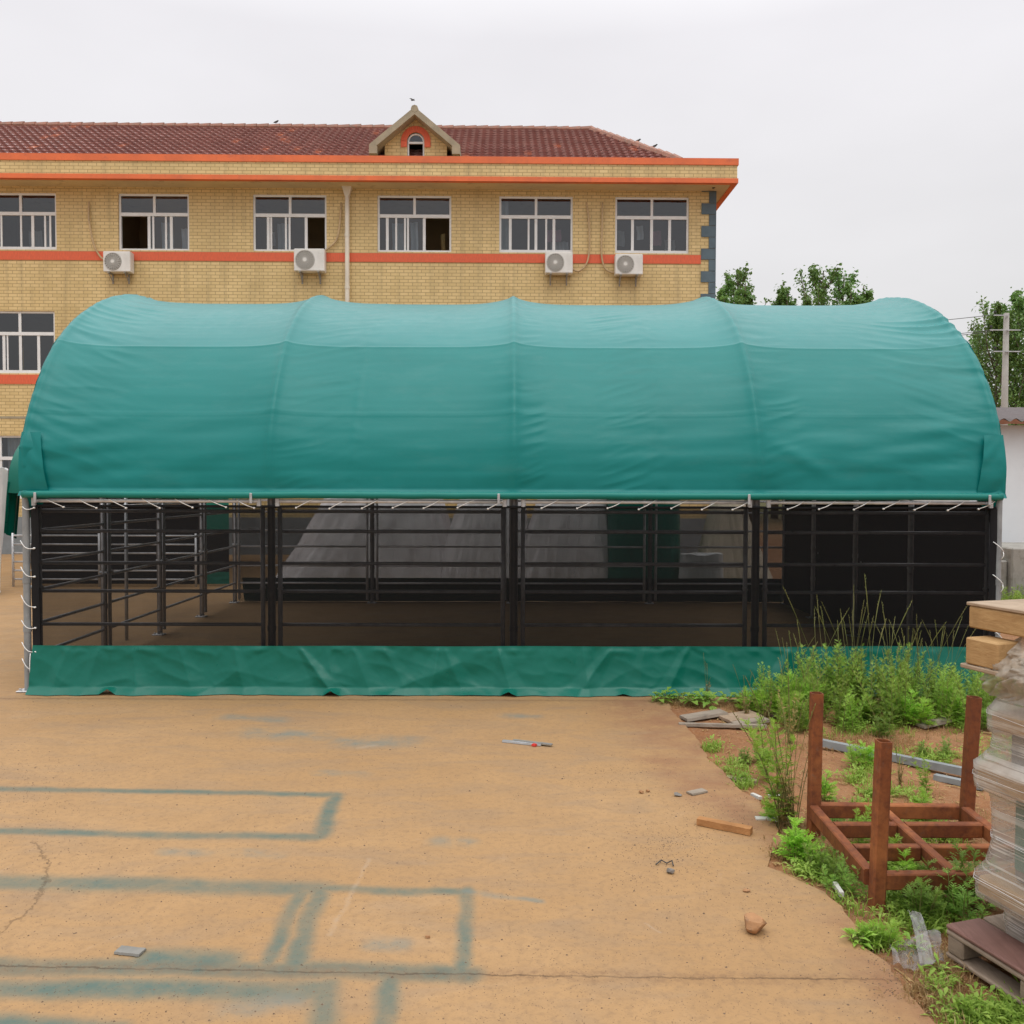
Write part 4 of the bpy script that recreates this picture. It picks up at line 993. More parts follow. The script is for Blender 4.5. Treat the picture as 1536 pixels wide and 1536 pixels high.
def pile(name, base, height, seed, lean=(0, 0), power=1.3, top=.25, m='greysheet', wr=.16):
    # a heap draped in sheeting: rings from the foot to the ridge
    x0, x1, y0, y1 = base; mb = MB(); cx, cy, rx, ry = (x0 + x1) / 2, (y0 + y1) / 2, (x1 - x0) / 2, (y1 - y0) / 2
    def f(u, v):
        a = 2 * pi * u; s = 1 - (1 - top) * v ** (1 / power)
        ca, sa = cos(a), sin(a); q = (abs(ca) ** 3.2 + abs(sa) ** 3.2) ** (-1 / 3.2)
        fold = abs(noise.noise(Vector((ca * 3 + seed, sa * 3, v * .9)))) - .2 + .45 * (abs(noise.noise(Vector((ca * 7 + seed + v * 1.2, sa * 7, v * 1.3)))) - .2) + .22 * (abs(noise.noise(Vector((ca * 12 + seed - v * 2, sa * 12, v * 2.6)))) - .2)
        k = q * (s + wr * fold * (1.3 - v))
        if v > .98: k *= .02
        return Vector((cx + rx * ca * k + lean[0] * v, cy + ry * sa * k + lean[1] * v, height * min(v, .965) * (1 + .05 * noise.noise(Vector((ca * 2, sa * 2, seed)))) - .005))
    mb.grid(f, 240, 70)
    return mb.build(name, M[m], smooth=True, origin=(cx, cy, 0))
def px2(x, Y): return at(x, 860, Y).x
o = pile('tarped_heap', (px2(405, 16.2), px2(690, 16.2), 15.4, 17.2), 2.5, 1.2, (.55, 0), 1.1, .42); tag(o, 'broad heap under pale grey sheeting, widest behind the second bay', 'covered heap')
o = pile('tarped_heap', (px2(650, 16.0), px2(800, 16.0), 15.3, 16.9), 2.3, 4.1, (.25, 0), 1.1, .5); tag(o, 'slim heap under grey sheeting behind the middle of the rear wall', 'covered heap')
o = pile('tarped_heap', (px2(765, 15.8), px2(930, 15.8), 15.2, 16.6), 2.3, 7.7, (.2, .0), 1.0, .5); tag(o, 'heap under dark grey sheeting touching the green covered stack', 'covered heap')
o = pile('tarped_stack', (px2(905, 15.6), px2(1022, 15.6), 15.0, 16.4), 2.2, 9.3, (0, 0), 2.5, .9, 'skirt', .05); tag(o, 'upright stack under green tarpaulin behind the third bay', 'covered stack')
o = pile('tarped_heap', (px2(1030, 15.7), px2(1160, 15.7), 15.0, 16.0), 2.1, 2.9, (-.15, 0), 1.2, .22, 'beigesheet', .08); tag(o, 'narrow tent shaped heap under beige sheeting behind the rear right', 'covered heap')
o = pile('plastic_bundle', (px2(1010, 15.2), px2(1085, 15.2), 14.7, 15.3), .78, 3.7, (0, 0), 3, .8, 'whitesheet', .06); tag(o, 'low bundle in white plastic between the green stack and the beige heap', 'bundle')
o = pile('sheeted_bundle', (at(-110, 800, 15).x, at(-17, 800, 15).x, 14.4, 15.6), 2.25, 6.2, (.21, 0), 6, .95, 'whitesheet', .12); tag(o, 'tall bundle under white sheeting cut by the left photo edge', 'bundle')

# ================================================================== RIGHT SIDE: SHED, BLOCK, POLE, TREES
shd = thing('white_shed', 'white walled shed with a reddish corrugated roof beyond the right end', 'shed', (10, 15, 0)); shd.rotation_euler.z = radians(-2.5)
mb = MB(); sx0 = -2.0; ez = at(1515, 627, 15).z
mb.box((sx0, 0, -.05), (8, 6, ez - .12)); mb.build('wall', M['white'], shd, local=True)
mb = MB(); n = 160
def rf(u, v):
    return Vector((sx0 - .25 + 8.5 * u, -.3 + 6.8 * v, ez - .05 + .025 * sin(u * 8.5 * 2 * pi / .2) + .80 * v))
mb.grid(rf, 640, 6); mb.build('roof', M['rooftin'], shd, local=True, smooth=True)
mb = MB(); mb.grid(lambda u, v: Vector((sx0 - .26 + 8.5 * u, -.31 + .01 * v, ez - .12 + (.06 + .025 * sin(u * 8.5 * 2 * pi / .2)) * v + .015 * noise.noise(Vector((u * 60, 0, 0))))), 320, 2); mb.build('eave_edge', M['rustedge'], shd, local=True)
p = at(1517, 890, 13.2)
mb = MB(); mb.bbox((p.x, 13.2, -.05), (p.x + 1.2, 14.6, at(1520, 822, 13.2).z), .02); mb.bbox((p.x - .1, 13.3, -.05), (p.x - .004, 14.5, at(1520, 822, 13.2).z - .2), .02)
o = mb.build('concrete_block', M['oldconc'], origin=(p.x, 13.2, 0)); tag(o, 'rough grey concrete block standing before the white shed wall', 'concrete block')
def pole():
    X = at(1508, 560, 30).x; t = thing('utility_pole', 'pale concrete utility pole with short crossarms right of the shelter', 'utility pole', (X, 30, 0))
    zt_ = at(1509, 470, 30).z; mb = MB(); mb.tube([(X - .02, 30, 0), (X, 30, zt_)], [.14, .085], 12); mb.build('shaft', M['poleconc'], t, smooth=True)
    for py, x0, x1 in ((474, 1490, 1512), (496, 1484, 1530), (528, 1490, 1530)):
        mb = MB(); z = at(1508, py, 30).z; mb.box((at(x0, py, 29.9).x, 29.86, z - .018), (at(x1, py, 29.9).x, 29.9, z + .018)); c = mb.build('crossarm', M['galv'], t)
        mb = MB(); xi = at(x0 + 2, py, 29.9).x; mb.tube([(xi, 29.88, z + .03), (xi, 29.88, z + .08), (xi, 29.88, z + .09), (xi, 29.88, z + .16)], [.02, .02, .05, .035], 8); mb.build('insulator', M['dark'], c)
pole()
for py0, py1, lab, px0 in ((472, 478, 'topmost black wire between the pole and the brick building', 1492), (495, 500, 'middle black wire between the pole and the brick building', 1486), (497.5, 503, 'lowest black wire between the pole and the brick building', 1486)):
    a = at(px0, py0, 29.9); b = at(1075, 500 + (py0 - 472) * 1.1 - 6, 26.5); b.x = WX1 + .05
    mb = MB(); mb.tube([a.lerp(b, k / 16) + Vector((0, 0, -.18 * sin(pi * k / 16))) for k in range(17)], .011, 5); o = mb.build('power_line', M['wire'], origin=a); tag(o, lab, 'wire', 'wires on the utility pole')

def tree_mesh(seed, h, wid, nl=5200, ls=.2):
    r = random.Random(seed); tr = MB(); cr = MB()
    top = Vector((r.uniform(-.3, .3), r.uniform(-.3, .3), h)); path = [Vector((0, 0, 0)).lerp(top, k / 6) + Vector((.12 * noise.noise(Vector((k, seed, 0))), .12 * noise.noise(Vector((k, seed, 5))), 0)) * (1 if 0 < k < 6 else 0) for k in range(7)]
    tr.tube(path, [.17 - .15 * k / 6 for k in range(7)], 7)
    limbs = []
    for q in range(26):
        f_ = .18 + .78 * (q + r.random()) / 26; b0 = path[min(5, int(f_ * 6))].lerp(path[min(6, int(f_ * 6) + 1)], f_ * 6 % 1); a = q * 2.4 + r.uniform(-.4, .4)
        ln = wid * (1.0 * (1 - f_) ** .75 + .10) * r.uniform(.6, 1.25); up_ = r.uniform(1.0, 2.0)
        b1 = b0 + Vector((cos(a) * ln * .55, sin(a) * ln * .55, ln * up_ * .35)); b2 = b0 + Vector((cos(a) * ln * .9, sin(a) * ln * .9, ln * up_))
        b2.z = min(b2.z, h * 1.03)
        tr.tube([b0, b1, b2], [.045, .03, .01], 5); limbs.append((b0, b1, b2, ln))
    limbs.append((path[4], path[5], path[6], wid * .8))
    for k in range(nl):
        b0, b1, b2, ln = limbs[r.randrange(len(limbs))]; t = r.random() ** .6
        p = (b0 * (1 - t) ** 2 + b1 * 2 * t * (1 - t) + b2 * t * t)
        c = round(t * 4) / 4
        sp = .06 + .13 * ln * (1.1 - .7 * t)
        p = p + Vector((r.gauss(0, sp), r.gauss(0, sp), r.gauss(0, sp * 1.2)))
        s = ls * r.uniform(.55, 1.15); e = Euler((r.uniform(-1.1, 1.1), r.uniform(-1.1, 1.1), r.uniform(0, 6.28))).to_matrix()
        cr.add([p + e @ Vector(q) for q in ((-.5 * s, 0, 0), (0, -.32 * s, .06 * s), (.55 * s, 0, 0), (0, .32 * s, .06 * s))], [(0, 1, 2, 3)])
    return tr.mesh('trunk', M['bark'], smooth=True), cr.mesh('crown', M['treeleaf'])
TV = [tree_mesh(11, 10, 1.7, 5000, .17), tree_mesh(23, 10, 2.4, 4200, .16), tree_mesh(37, 10, 1.3, 4400, .17), tree_mesh(41, 10, 2.8, 6200, .2)]
trees = [(1084, 425, 48, 0, 1.1, 'poplar just right of the slate brick corner, half hidden by it'), (1106, 411, 50, 1, 1.0, 'bushy poplar right of the brick building, tallest next to it'), (1128, 422, 47, 2, 1.0, 'narrow poplar top, third right of the brick building'),
         (1166, 424, 52, 2, 1.0, 'slim poplar top standing alone left of the sky gap'), (1181, 438, 50, 0, .8, 'short poplar top tucked beside a slimmer one over the cover'), (1222, 406, 50, 1, 1.0, 'leafy poplar, left of the loose pair above the cover'), (1252, 411, 52, 1, 1.0, 'leafy poplar with ragged top in the middle of the clump above the cover'), (1276, 430, 48, 0, .9, 'lower poplar filling the clump above the cover'), (1296, 424, 50, 2, 1.1, 'narrow poplar by the right hump of the cover'), (1208, 436, 47, 2, .8, 'small poplar at the left foot of the leafy clump'),
         (1494, 462, 38, 3, .8, 'broad green tree just left of the utility pole'), (1530, 441, 40, 3, 1.0, 'tallest dark tree behind the utility pole'), (1470, 500, 40, 1, .75, 'thin lower tree at the left of the pole trees'), (1455, 545, 42, 0, .6, 'smallest tree beside the shoulder of the cover'), (1556, 470, 37, 3, .9, 'broad tree cut by the right photo edge')]
def plant_tree(X, Y, h, v, sw, lab, rot=0):
    o = thing('poplar_tree', lab, 'tree', (X, Y, 0), 'trees beyond the shelter')
    for me, nm in zip(TV[v], ('trunk', 'crown')):
        c = bpy.data.objects.new(nm, me); COL.objects.link(c); c.parent = o
    s = h / 10; o.scale = (s * sw, s * sw, s); o.rotation_euler.z = rot
for (px, py, Y, v, sw, lab) in trees:
    p = at(px, py, Y); plant_tree(p.x, Y, p.z - .1, v, sw, lab, R.uniform(0, 6))

# ================================================================== RUSTY FRAME
def rot_rect_tube(mb, p, q, wd, ht, hollow=False, up=Vector((0, 0, 1))):
    p, q = Vector(p), Vector(q); t = (q - p).normalized(); a = t.cross(up).normalized(); b = a.cross(t)
    c = [a * (sx * wd / 2) + b * (sy * ht / 2) for sx, sy in ((-1, -1), (1, -1), (1, 1), (-1, 1))]
    # rounded corners: 8 points
    def ring(o_, k=1.):
        out = []
        for i in range(4):
            e0, e1 = c[i] * k, c[(i + 1) % 4] * k; r_ = min(wd, ht) * .12; d = (e1 - e0).normalized()
            out += [o_ + e0 + d * r_, o_ + e1 - d * r_]
        return out
    A, B = ring(p), ring(q); vs_ = A + B; fs = [(i, (i + 1) % 8, 8 + (i + 1) % 8, 8 + i) for i in range(8)]
    if hollow:
        C, D = ring(q, .86), ring(q - t * .25, .86); vs_ += C + D
        fs += [(8 + i, 8 + (i + 1) % 8, 16 + (i + 1) % 8, 16 + i) for i in range(8)] + [(16 + i, 16 + (i + 1) % 8, 24 + (i + 1) % 8, 24 + i) for i in range(8)] + [tuple(24 + i for i in range(8))]
    else: fs.append(tuple(8 + i for i in range(8)))
    fs.append(tuple(range(7, -1, -1)))
    mb.add(vs_, fs)
rk = thing('rusty_rack', 'rusty brown steel stacking rack with four upright square posts', 'steel rack', (2.08, 4.35, 0))
rz_t = lambda y: .145 + .03 * (y - 3.9)
def post(px0, py0, px1, py1, Y, zb_=None):
    a = at(px0, py0, Y); b = at(px1, py1, Y); mb = MB(); rot_rect_tube(mb, (a.x, Y, a.z - .02), (b.x, Y + .01, b.z), .061, .063, True, Vector((0, 1, 0))); mb.build('post', M['rust'], rk)
    return a
post(1314, 1372, 1327, 1112, 3.92); post(1220, 1246, 1226, 1040, 4.72); pr = post(1447, 1262, 1463, 1046, 4.70)
mb = MB(); rot_rect_tube(mb, (2.47, 3.92, -.02), (2.50, 3.93, .78), .061, .063, True, Vector((0, 1, 0))); mb.build('post', M['rust'], rk)
XL, XM, XR = 1.665, 2.035, 2.475
def beam(a, b, w_=.05, h_=.076):
    mb = MB(); z0, z1 = rz_t(a[1]) - h_ / 2, rz_t(b[1]) - h_ / 2; rot_rect_tube(mb, (a[0], a[1], z0), (b[0], b[1], z1), w_, h_); mb.build('beam', M['rust'], rk)
beam((XL, 3.952), (XL + .005, 4.69)); beam((XR, 3.96), (XR + .01, 4.67))
beam((XL + .036, 4.72), (XR - .02, 4.70)); beam((XL + .01, 3.92), (XR - .03, 3.93))
for y in (4.46, 4.20):
    beam((XL + .028, y), (XM - .028, y), .048, .072); beam((XM + .028, y), (XR - .024, y), .048, .072)
beam((XM + .01, 3.947), (XM, 4.688))

# ================================================================== WRAPPED PALLET LOAD
PH = radians(17.5); po = G(1418, 1385, .134); po.z = 0
PM = Matrix.Translation(po) @ Matrix.Rotation(PH, 4, 'Z') @ Matrix.Diagonal((1, -1, 1, 1))      # local x right, y toward the camera
# mirror flips winding; use an explicit mapping instead
ex_, ey_ = Vector((cos(PH), sin(PH), 0)), Vector((sin(PH), -cos(PH), 0))
def pl_(x, y, z): return po + ex_ * x + ey_ * y + Vector((0, 0, z))
def lbox(mb, x0, x1, y0, y1, z0, z1, b=.006):
    Mx = Matrix.Translation(po) @ Matrix.Rotation(PH, 4, 'Z'); mb.bbox((x0, -y1, z0), (x1, -y0, z1), b, Mx)
pal = thing('wooden_pallet', 'weathered brown wooden pallet under the film wrapped load at lower right', 'pallet', po)
for k in range(6):
    mb = MB(); lbox(mb, 0.0 + k * .19, .175 + k * .19, 0, 1.15, .115, .134); mb.build('deck_board', M['redboard'] if k < 1 else M['pallet'], pal)
for y in (0.0, .34, .70, 1.06):
    mb = MB()
    lbox(mb, .005, 1.1, y + .005, y + .085, .022, .0925); mb.build('bearer', M['pallet'], pal)
for x in (0, .5, 1.0):
    mb = MB(); lbox(mb, x, x + .1, 0, 1.15, .0, .02); mb.build('bottom_board', M['pallet'], pal)
for x in (0, .5, 1.0):
    mb = MB(); lbox(mb, x, x + .1, 0.002, 1.148, .0935, .1135); mb.build('stringer_board', M['pallet'], pal)
ld = thing('wrapped_load', 'tall stack of boards and goods wrapped in cloudy stretch film at the right edge', 'wrapped load', pl_(.55, .5, .135))
prof = [(.137, .172), (.25, .170), (.262, .10), (.335, .095), (.352, .10), (.39, .122), (.48, .136), (.64, .134), (.69, .125), (.70, .09), (.79, .088), (.805, .10), (.85, .126), (.92, .132), (.935, .118), (1.01, .118), (1.03, .13), (1.10, .16), (1.165, .175)]
def layer(z0, z1, ins, m, nm, sub=0):
    mb = MB(); lbox(mb, ins + .014, 1.08, ins - .06, 1.1, z0, z1, .012); return mb.build(nm, M[m], ld)
layer(.137, .248, .185, 'sack_grey', 'goods'); layer(.262, .338, .10, 'block', 'board_layer'); layer(.345, .685, .19, 'sack_grey', 'goods'); layer(.70, .79, .093, 'block', 'board_layer'); layer(.797, .928, .175, 'sack_grey', 'goods'); layer(.937, 1.008, .125, 'block', 'board_layer'); layer(1.015, 1.16, .20, 'oldwood', 'board_layer')
for z0, z1, y0, y1, in ((.40, .68, .16, .24), (.4, .66, .45, .6)):
    mb = MB(); lbox(mb, .168, .2, y0, y1, z0, z1, .01); mb.build('green_goods', M['sack_green'], ld)
mb = MB()
def lerp_prof(z):
    for (a, ia), (b, ib) in zip(prof[:-1], prof[1:]):
        if a <= z <= b: return ia + (ib - ia) * (z - a) / (b - a)
    return prof[-1][1]
zz = []
for (a, _), (b, _) in zip(prof[:-1], prof[1:]):
    n = max(1, int((b - a) / .014)); zz += [a + (b - a) * k / n for k in range(n)]
zz.append(prof[-1][0])
def film_pt(u, z):
    # rounded rectangle path
    i = lerp_prof(z) - .006; x0, x1, y0, y1, r_ = i, 1.1, i - .085, 1.12, .05
    P = [(x0, y1 - r_), (x0, y0 + r_), (x0 + r_, y0), (x1 - r_, y0), (x1, y0 + r_), (x1, y1 - r_), (x1 - r_, y1), (x0 + r_, y1), (x0, y1 - r_)]
    Ls = [((P[k + 1][0] - P[k][0]) ** 2 + (P[k + 1][1] - P[k][1]) ** 2) ** .5 for k in range(8)]; tot = sum(Ls); s = u * tot
    for k in range(8):
        if s <= Ls[k] or k == 7: break
        s -= Ls[k]
    t = min(1, s / Ls[k]); x, y = P[k][0] + (P[k + 1][0] - P[k][0]) * t, P[k][1] + (P[k + 1][1] - P[k][1]) * t
    cx, cy = .6, .5; d = Vector((x - cx, y - cy, 0)).normalized()
    wr = .004 * noise.noise(Vector((x * 6, y * 6, z * 6))) + .0022 * (abs(noise.noise(Vector((x * 3 + z * 2, y * 3 + z * 2, z * 22 + y * 5)))) * 2 - .6)
    return pl_(x + d.x * wr, y + d.y * wr, z)
nu = 160
for z in zz:
    for k in range(nu + 1): mb.v.append(tuple(film_pt(k / nu, z)))
for j in range(len(zz) - 1):
    for k in range(nu):
        a = j * (nu + 1) + k; mb.f.append((a, a + nu + 1, a + nu + 2, a + 1)); mb.mi.append(0)
mb.build('stretch_film', M['film'], ld, smooth=True)
# pulled strands of film: thin rope-like folds around the load
mb = MB()
for k in range(9):
    z = R.uniform(.2, 1.12); dz = R.uniform(-.05, .05); n = 40
    mb.tube([Vector(film_pt(q / n * .62, min(1.16, max(.14, z + dz * (q / n) + .006 * noise.noise(Vector((q * .3, k, 0))))))) + Vector((-.004, 0, 0)) for q in range(n + 1)], R.uniform(.0005, .0011), 4, False)
mb.build('film_strands', M['whitesheet'], ld)
# loose bunched film on the top
mb = MB()
def bunch(u, v):
    y = .045 + 1.0 * u + .03 * noise.noise(Vector((u * 5, v * 5, 9)))
    x = .15 - .065 * sin(pi * min(1, v * 1.05)) + .03 * noise.noise(Vector((u * 9, v * 4, 1))) + .16 * (1 - v) ** 3 - .06 * (abs(noise.noise(Vector((u * 22 + v * 6, v * 4, 3)))) - .2) - .03 * (abs(noise.noise(Vector((u * 40 - v * 5, v * 9, 13)))) - .2)
    z = 1.335 - .27 * v + .03 * noise.noise(Vector((u * 9, v * 3, 6))) - .05 * exp(-(u / .05) ** 2) * (1 - v)
    return pl_(x, y, z)
mb.grid(lambda u, v: bunch(u, v), 110, 40); mb.build('loose_film', M['filmtop'], ld, smooth=True)
def wblock(lab, x0, x1, y0, y1, z0, z1, plate):
    t = thing('timber_block', lab, 'timber block', pl_((x0 + x1) / 2, (y0 + y1) / 2, z0))
    mb = MB(); lbox(mb, x0, x1, y0, y1, z0, z1, .006); mb.build('block', M['block'], t)
    mb = MB()
    if plate == 'under': lbox(mb, x0 - .006, x1 + .2, y0 - .02, y1 + .05, z0 - .02, z0 - .002, .004)
    else: lbox(mb, x0 - .003, x1 + .2, y0 - .01, y1 + .02, z1 + .002, z1 + .016, .003)
    mb.build('board', M['oldwood'], t)
wblock('light timber block poking out of the film, lower of the two on the load', .105, .23, -.03, .13, 1.182, 1.29, 'under')
wblock('long timber block topping the load above the loose film', .19, .46, -.10, .22, 1.315, 1.405, 'top')

# ================================================================== LOOSE THINGS ON THE GROUND
def rock(name, label, cat, c, size, seed, m):
    bm = bmesh.new(); bmesh.ops.create_icosphere(bm, subdivisions=4, radius=1)
    planes = []; r = random.Random(seed)
    for k in range(11):
        n_ = Vector((r.gauss(0, 1), r.gauss(0, 1), r.gauss(0, 1))).normalized(); planes.append((n_, r.uniform(.55, .85)))
    for q in bm.verts:
        p_ = q.co.normalized(); s = 1.
        for n_, d in planes:
            k = p_.dot(n_)
            if k > 0: s = min(s, d / k)
        q.co = p_ * s * (1 + .04 * noise.noise(p_ * 4 + Vector((seed, 0, 0))))
        q.co = Vector((q.co.x * size[0], q.co.y * size[1], q.co.z * size[2]))
    zm = min(q.co.z for q in bm.verts)
    mb = MB(); mb.addbm(bm, Matrix.Translation((c[0], c[1], c[2] - zm - size[2] * .12)))
    o = mb.build(name, m, origin=c, auto=.5); return tag(o, label, cat)
rock('rock', 'brown angular rock lying alone on the concrete', 'rock', G(1133, 1397), (.062, .05, .042), 5, M['rock'])
rock('stone', 'small grey stone beside a bit of bent wire', 'stone', G(1006, 1310), (.021, .018, .017), 8, M['greystone'])
rock('stone', 'dark flat stone lying alone near the concrete edge by a pale chip', 'stone', G(1016, 1194), (.03, .022, .012), 12, M['greystone'])
rock('stone', 'tiny brown stone, left of the pair near the concrete edge', 'stone', G(962, 1190), (.016, .014, .012), 14, M['rock'])
rock('stone', 'tiny brown stone, right of the pair near the concrete edge', 'stone', G(972, 1188), (.014, .012, .01), 15, M['rock'])
rock('stone', 'small brown chip of stone beyond the brown rock', 'stone', G(1120, 1337), (.02, .014, .008), 17, M['rock'])
rock('stone', 'small dark stone inside the lower sprayed rectangle', 'stone', G(641, 1407), (.012, .01, .008), 18, M['rock'])
mb = MB(); w_ = [G(*q) for q in ((984, 1299), (992, 1294), (1000, 1297), (1008, 1295), (1010, 1301))]
mb.tube([p_ + Vector((0, 0, .008 + .006 * (k % 2))) for k, p_ in enumerate(w_)], .0035, 5); o = mb.build('bent_wire', M['wire'], origin=w_[0]); tag(o, 'short dark bent wire lying by a small grey stone', 'wire')
def stick(name, label, cat, a, b, w_, h_, m, z=None, twist=0.):
    a, b = Vector(a), Vector(b); mb = MB(); t = (b - a).normalized(); n_ = Vector((-t.y, t.x, 0)).normalized(); N = 8; rings = []
    for k in range(N + 1):
        p_ = a.lerp(b, k / N); q = 1 + .18 * noise.noise(Vector((k * .8, a.x * 9, 0))); u_ = Vector((0, 0, 1))
        rings += [p_ - n_ * w_ / 2 * q, p_ + n_ * w_ / 2 * q, p_ + n_ * w_ / 2 * q * .9 + u_ * h_, p_ - n_ * w_ / 2 * q * .9 + u_ * h_ * (1 - twist)]
    fs = []
    for k in range(N):
        for i in range(4): fs.append((k * 4 + i, k * 4 + (i + 1) % 4, (k + 1) * 4 + (i + 1) % 4, (k + 1) * 4 + i))
    fs += [(3, 2, 1, 0), tuple(N * 4 + i for i in range(4))]
    mb.add(rings, fs); o = mb.build(name, m, origin=a); return tag(o, label, cat)
up3 = Vector((0, 0, .003))
stick('wood_offcut', 'orange brown splintered wood offcut at the edge of the concrete', 'wood', G(1047, 1236) + up3, G(1127, 1252) + up3, .055, .035, M['plank'])
stick('grey_tile', 'small grey chipped tile on the sprayed lines at lower left', 'tile', G(177, 1427) + up3, G(214, 1431) + up3, .055, .009, M['chip'])
stick('metal_strip', 'thin grey metal strip with a red dab on the concrete', 'strip', G(754, 1113) + up3, G(812, 1119) + up3, .035, .012, M['galv'])
stick('metal_strip', 'second thin strip, pale, crossing the strip with a red dab', 'strip', G(770, 1113) + up3 * 4, G(828, 1120) + up3 * 4, .03, .008, M['chip'])
stick('red_tag', 'tiny red plastic tag on the thin metal strips', 'tag', G(799, 1119) + up3, G(804, 1120) + up3, .03, .015, M['redplastic'])
def sp(px, py, dz=.004):
    p_ = G(px, py); return Vector((p_.x, p_.y, max(soilz(p_.x, p_.y), 0 if p_.x < 1.2 else -.05) + dz))
stick('steel_tube', 'long grey square steel tube lying in the weeds behind the rack', 'steel tube', sp(1232, 1116, .02), sp(1452, 1163, .03), .05, .05, M['bluegalv'])
stick('steel_tube', 'short grey steel tube lying in front of the longer one', 'steel tube', sp(1402, 1164, .0), sp(1475, 1182, .01), .05, .035, M['bluegalv'])
stick('white_pipe', 'short white pipe at the concrete edge by the near rack post', 'pipe', sp(1252, 1330, .025), sp(1263, 1345, .02), .022, .022, M['whitepipe'])
stick('white_pipe', 'stubby white pipe piece on bare soil left of the tall weed', 'pipe', sp(1128, 1190, .005), sp(1141, 1196, .005), .026, .02, M['whitepipe'])
stick('pale_stick', 'pale flat stick beside the stubby white pipe', 'stick', sp(1152, 1193, .01), sp(1178, 1194, .01), .025, .015, M['whitepipe'])
stick('pale_stick', 'long pale stick lying left of the rack foot', 'stick', sp(1133, 1228, .015), sp(1186, 1230, .02), .045, .015, M['whitepipe'])
stick('pale_chip', 'flat pale chip of board on the concrete edge', 'chip', G(1034, 1192) + up3, G(1057, 1187) + up3, .06, .01, M['greywood'])
stick('pale_stick', 'straw coloured lath on the soil among low weeds', 'stick', sp(1090, 1163, .01), sp(1135, 1168, .01), .06, .015, M['oldwood'])
boards = [((1018, 1086), (1150, 1092), .05, 'curved grey board edge lying below the bindweed', 'greywood'), ((1025, 1078), (1085, 1073), .14, 'flat grey board, left of the broken boards by the skirt', 'greywood'), ((1085, 1080), (1135, 1075), .22, 'wide pale broken board in the middle of the board scraps', 'oldwood'), ((1100, 1087), (1150, 1082), .10, 'narrow board lapping over the wide broken one', 'greywood'), ((1178, 1075), (1200, 1082), .18, 'short board stump standing by the tall weed', 'oldwood'),
          ((1150, 1070), (1180, 1068), .2, 'pale board scrap nearest the weed thicket', 'greywood'), ((1380, 1094), (1420, 1090), .10, 'thin grey board scrap at the foot of the thicket', 'greywood')]
for a, b, w_, lab, m in boards:
    stick('board_scrap', lab, 'board', sp(*a, .012), sp(*b, .03), w_, .022, M[m])
# cast-off clear plastic
mb = MB(); pc = sp(1365, 1430)
def scrap(u, v):
    q = Vector((u - .5, v - .5, 0)); base = G(1330 + 78 * u + 10 * v, 1398 + 50 * v + 8 * sin(u * 5))
    return Vector((base.x, base.y, soilz(base.x, base.y) + .02 + .07 * max(0, noise.noise(Vector((u * 2.2, v * 2, 2.)))) + .02 * abs(noise.noise(Vector((u * 5, v * 4, 5))))))
mb.grid(scrap, 46, 34)
def strip(u, v):
    base = G(1368 + 24 * v + 16 * (u - .5) * (1 + .5 * v), 1392 + 62 * v); return Vector((base.x, base.y, soilz(base.x, base.y) + .05 + .06 * (1 - v) * (1 + sin(v * 3)) + .02 * noise.noise(Vector((u * 5, v * 5, 3)))))
mb.grid(strip, 12, 30)
o = mb.build('plastic_scrap', M['scrap'], origin=pc, smooth=True); tag(o, 'crumpled clear plastic sheet caught in weeds beside the pallet', 'plastic sheet')
# birds
def bird(p, s, lab, fly=False):
    mb = MB(); mb.tube([p + Vector((-.12 * s, 0, .0)), p + Vector((-.05 * s, 0, .02 * s)), p + Vector((.03 * s, 0, .04 * s)), p + Vector((.09 * s, 0, .09 * s)), p + Vector((.13 * s, 0, .09 * s))], [.006 * s, .035 * s, .045 * s, .03 * s, .003 * s], 7)
    if fly:
        for sg in (-1, 1): mb.add([p + Vector((-.03 * s, 0, .03 * s)), p + Vector((.05 * s, 0, .03 * s)), p + Vector((.02 * s + .05 * s * sg, sg * .1 * s, .10 * s)), p + Vector((-.03 * s + .18 * s * sg, sg * .2 * s, .06 * s))], [(0, 1, 2, 3)])
    else: mb.tube([p + Vector((0, 0, .01 * s)), p + Vector((0, 0, -.08 * s))], .006, 4)
    o = mb.build('bird', M['bird'], origin=p, smooth=True); tag(o, lab, 'bird')
bird(at(619, 151, 24), .42, 'tiny dark bird flying above the dormer', True)
bird(at(414, 184, 27.9), .7, 'tiny bird perched on the long roof ridge'); bird(at(957, 212, 26.2), .7, 'tiny bird perched on the hip ridge, higher one'); bird(at(982, 220, 25.7), .7, 'tiny bird perched on the hip ridge, lower one')

